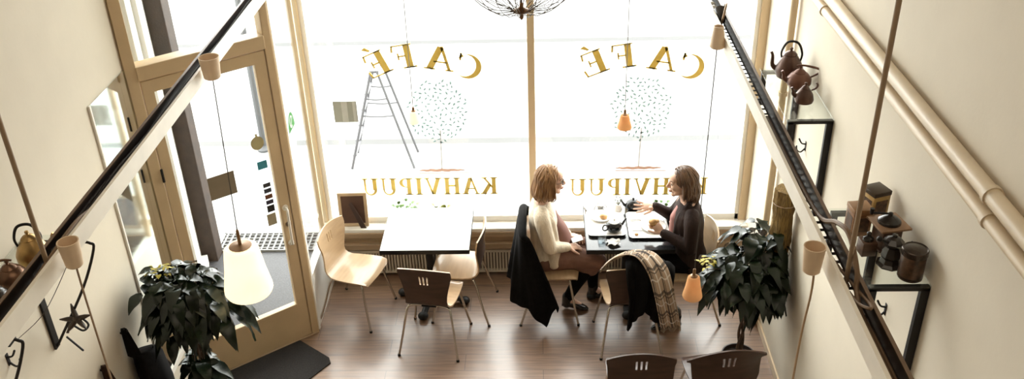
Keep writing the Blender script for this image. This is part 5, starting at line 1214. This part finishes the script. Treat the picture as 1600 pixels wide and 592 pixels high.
baked_blob('top', bm, mat('rose_brown_top', (0.34, 0.16, 0.14), 0.8, var=0.1), W2, 0.006, 6)
bm = newbm()
torso(bm, 0.012, 0.4, 0.62)
for s in (-1, 1): limb(bm, [(0.0, s * 0.085, 0.535), (0.2, s * 0.095, 0.535), kn[s]], [0.108, 0.092, 0.072]); limb(bm, [kn[s], Vector(kn[s]).lerp(Vector(an[s]), 0.35) + Vector((-0.02, 0, 0)), an[s]], [0.072, 0.066, 0.054])
baked_blob('trousers', bm, BLACKCLOTH, W2, 0.006, 5)
for s in (-1, 1):
    bm = newbm(); a = Vector(an[s]); dx = Vector((0.97, 0.22 if s > 0 else 0.0, 0)).normalized()
    h = a - dx * 0.05; h.z = 0.003; tt = a + dx * 0.20; tt.z = 0.003; shoe(bm, h, tt); limb(bm, [(a.x - 0.005, a.y, 0.06), (a.x, a.y, 0.15)], [0.046, 0.050]); obj('shoe', bm, MATS['black_leather'], W2)
# sandwich in her near hand
rnd = random.Random(2); t = thing('sandwich', 'toasted sandwich held over the plate by the woman in brown', 'sandwich', (0.905, 6.425, 0.888), 0.3)
bm = newbm(); ell(bm, (0, 0.0, 0.018), (0.045, 0.03, 0.024), (0.2, 0.1, 0.3)); ell(bm, (-0.012, 0.0, 0.036), (0.034, 0.027, 0.022)); ell(bm, (0.022, 0.004, 0.024), (0.027, 0.025, 0.023)); o = baked_blob('bread_top', bm, BREAD, t, 0.0045, 2)
bm = newbm(); ell(bm, (0, 0, -0.016), (0.043, 0.028, 0.016), (0.1, 0.0, 0.2)); obj('bread_base', bm, mat('pale_bread', (0.75, 0.52, 0.30), 0.8, var=0.2, scale=30), t)
bm = newbm(); ell(bm, (0, -0.002, 0.0), (0.045, 0.030, 0.007), (0.1, 0, 0.2)); obj('filling', bm, mat('filling_brown', (0.35, 0.13, 0.06), 0.6, var=0.4, scale=40), t)
# phone-like card in the cardigan woman's hands
t = thing('note_card', 'small white card held by the woman in the cream cardigan', 'card', (0.290, 6.50, 0.708), 0.2)
bm = newbm(); box(bm, -0.045, 0.045, -0.032, 0.032, -0.003, 0.003, 0.001, Euler((0.15, -0.25, 0)).to_matrix().to_4x4()); obj('card', bm, MATS['white_paper'], t)

# ------------------------------------------------------------------ coats and scarf on the chairs
def lerp_path(P, u):
    n = len(P) - 1; f = min(u * n, n - 1e-6); i = int(f); t = f - i
    p0 = P[max(i - 1, 0)]; p1 = P[i]; p2 = P[i + 1]; p3 = P[min(i + 2, n)]
    g = lambda a, b, c, d: 0.5 * ((2 * b) + (c - a) * t + (2 * a - 5 * b + 4 * c - d) * t * t + (3 * b - a - 3 * c + d) * t ** 3)
    return tuple(g(*q) for q in zip(p0, p1, p2, p3))
def lin(P, u):
    n = len(P) - 1; f = min(u * n, n - 1e-6); i = int(f); t = f - i
    return P[i] * (1 - t) + P[i + 1] * t
ct = thing('coat', 'black coat draped over the chair of the woman in the cream cardigan', 'coat', (0, 0, 0))
top_p = [(-0.095, 6.262), (-0.13, 6.255), (-0.180, 6.275), (-0.188, 6.40), (-0.190, 6.50), (-0.188, 6.62), (-0.18, 6.735), (-0.13, 6.75), (-0.095, 6.742)]
bot_p = [(0.13, 6.215), (0.03, 6.175), (-0.13, 6.18), (-0.255, 6.27), (-0.27, 6.42), (-0.285, 6.55), (-0.25, 6.70), (-0.14, 6.79), (0.0, 6.80)]
hem = [0.30, 0.05, 0.22, 0.26, 0.36, 0.34, 0.38, 0.36, 0.33]
def coat_fn(u, v):
    a = lerp_path(top_p, u); b = lerp_path(bot_p, u); w = v ** 0.8
    fold = 0.016 * math.sin(u * 34 + 2 * v) * v + 0.008 * math.sin(u * 71) * v
    x = a[0] + (b[0] - a[0]) * w; y = a[1] + (b[1] - a[1]) * w
    cx, cy = -0.02, 6.5; dx, dy = x - cx, y - cy; L = math.hypot(dx, dy)
    z = 0.895 - 0.02 * abs(2 * u - 1) ** 3 - (0.06 if u < 0.03 or u > 0.97 else 0) + (lin(hem, u) - 0.89) * v
    return Vector((x + dx / L * fold, y + dy / L * fold, z))
bm = newbm(); sheet(bm, coat_fn, 80, 34, 0.016); obj('coat_body', bm, BLACKCLOTH, ct, True, 180)
bm = newbm(); tube(bm, spline([(-0.115, 6.265, 0.855), (-0.15, 6.275, 0.885), (-0.157, 6.38, 0.905), (-0.157, 6.50, 0.91), (-0.157, 6.62, 0.905), (-0.15, 6.725, 0.885), (-0.115, 6.735, 0.855)], 6), [0.022, 0.034, 0.038, 0.034, 0.022], 12, rnd=True); obj('collar', bm, BLACKCLOTH, ct, True, 180)
c2 = thing('coat', 'black coat draped over the chair nearest the black table beside the plaid scarf', 'coat', (0, 0, 0))
def coat2(u, v):
    x = 0.655 + 0.325 * u + (0.035 * (u - 0.3) * v)
    hm = lin([0.34, 0.37, 0.44, 0.54, 0.50, 0.45, 0.42, 0.42, 0.46], u)
    P = [(6.10, 0.55), (6.03, 0.72), (5.955, 0.86), (5.895, 0.90), (5.825, 0.86), (5.785, 0.72), (5.775, 0.60), (5.775, hm)]
    y, z = lerp_path(P, v)
    b = math.sin(PI * min(1, max(0, v)))
    f = 0.018 * math.sin(u * 17 + 3 * v) * (0.3 + v) + 0.007 * math.sin(u * 41)
    z -= 0.09 * max(0, u - 0.68) / 0.32 * (1 if 0.2 < v < 0.7 else 0.4) 
    return Vector((x + 0.012 * math.sin(9 * v + u * 5), y - f, z + 0.012 * math.sin(u * 9)))
bm = newbm(); sheet(bm, coat2, 44, 50, 0.022); obj('coat_body', bm, BLACKCLOTH, c2, True, 180)
bm = newbm(); tube(bm, spline([(0.665, 5.90, 0.885), (0.75, 5.905, 0.915), (0.85, 5.915, 0.905), (0.94, 5.93, 0.84)], 6), [0.026, 0.038, 0.036, 0.022], 12, rnd=True); obj('collar', bm, BLACKCLOTH, c2, True, 180)
sc = thing('scarf', 'black, beige and white plaid scarf lying over the coat on the front chair', 'scarf', (0, 0, 0))
ctr = [(0.455, 6.02, 0.72), (0.515, 5.99, 0.825), (0.60, 5.965, 0.905), (0.70, 5.94, 0.950), (0.785, 5.87, 0.965), (0.865, 5.775, 0.885), (0.915, 5.71, 0.72), (0.95, 5.70, 0.57), (0.98, 5.70, 0.43)]
wid_ = [(0.01, 0.05, -0.03), (0.012, 0.05, -0.03), (0.02, 0.05, -0.028), (0.035, 0.055, -0.02), (0.06, 0.045, -0.005), (0.070, 0.015, 0.015), (0.072, 0.0, 0.018), (0.074, 0.0, 0.012), (0.074, 0.0, 0.008)]
def scarf_fn(u, v):
    c = Vector(lerp_path(ctr, v)); w = Vector(lerp_path(wid_, v)); s = 2 * u - 1
    return c + w * s + Vector((0, -0.010 * math.sin(u * 13 + v * 6), 0.008 * math.sin(u * 15 + v * 9)))
bm = newbm(); sheet(bm, scarf_fn, 24, 90, 0.007, uv=True); obj('scarf_cloth', bm, plaid_mat(), sc, True, 180)
bm = newbm()
for i in range(22):
    p = scarf_fn(i / 21, 1.0); tube(bm, [p, p + Vector((0.004 * math.sin(i), 0, -0.045))], 0.0018, 5)
obj('fringe', bm, mat('beige_fringe', (0.4, 0.33, 0.25), 0.9), sc)
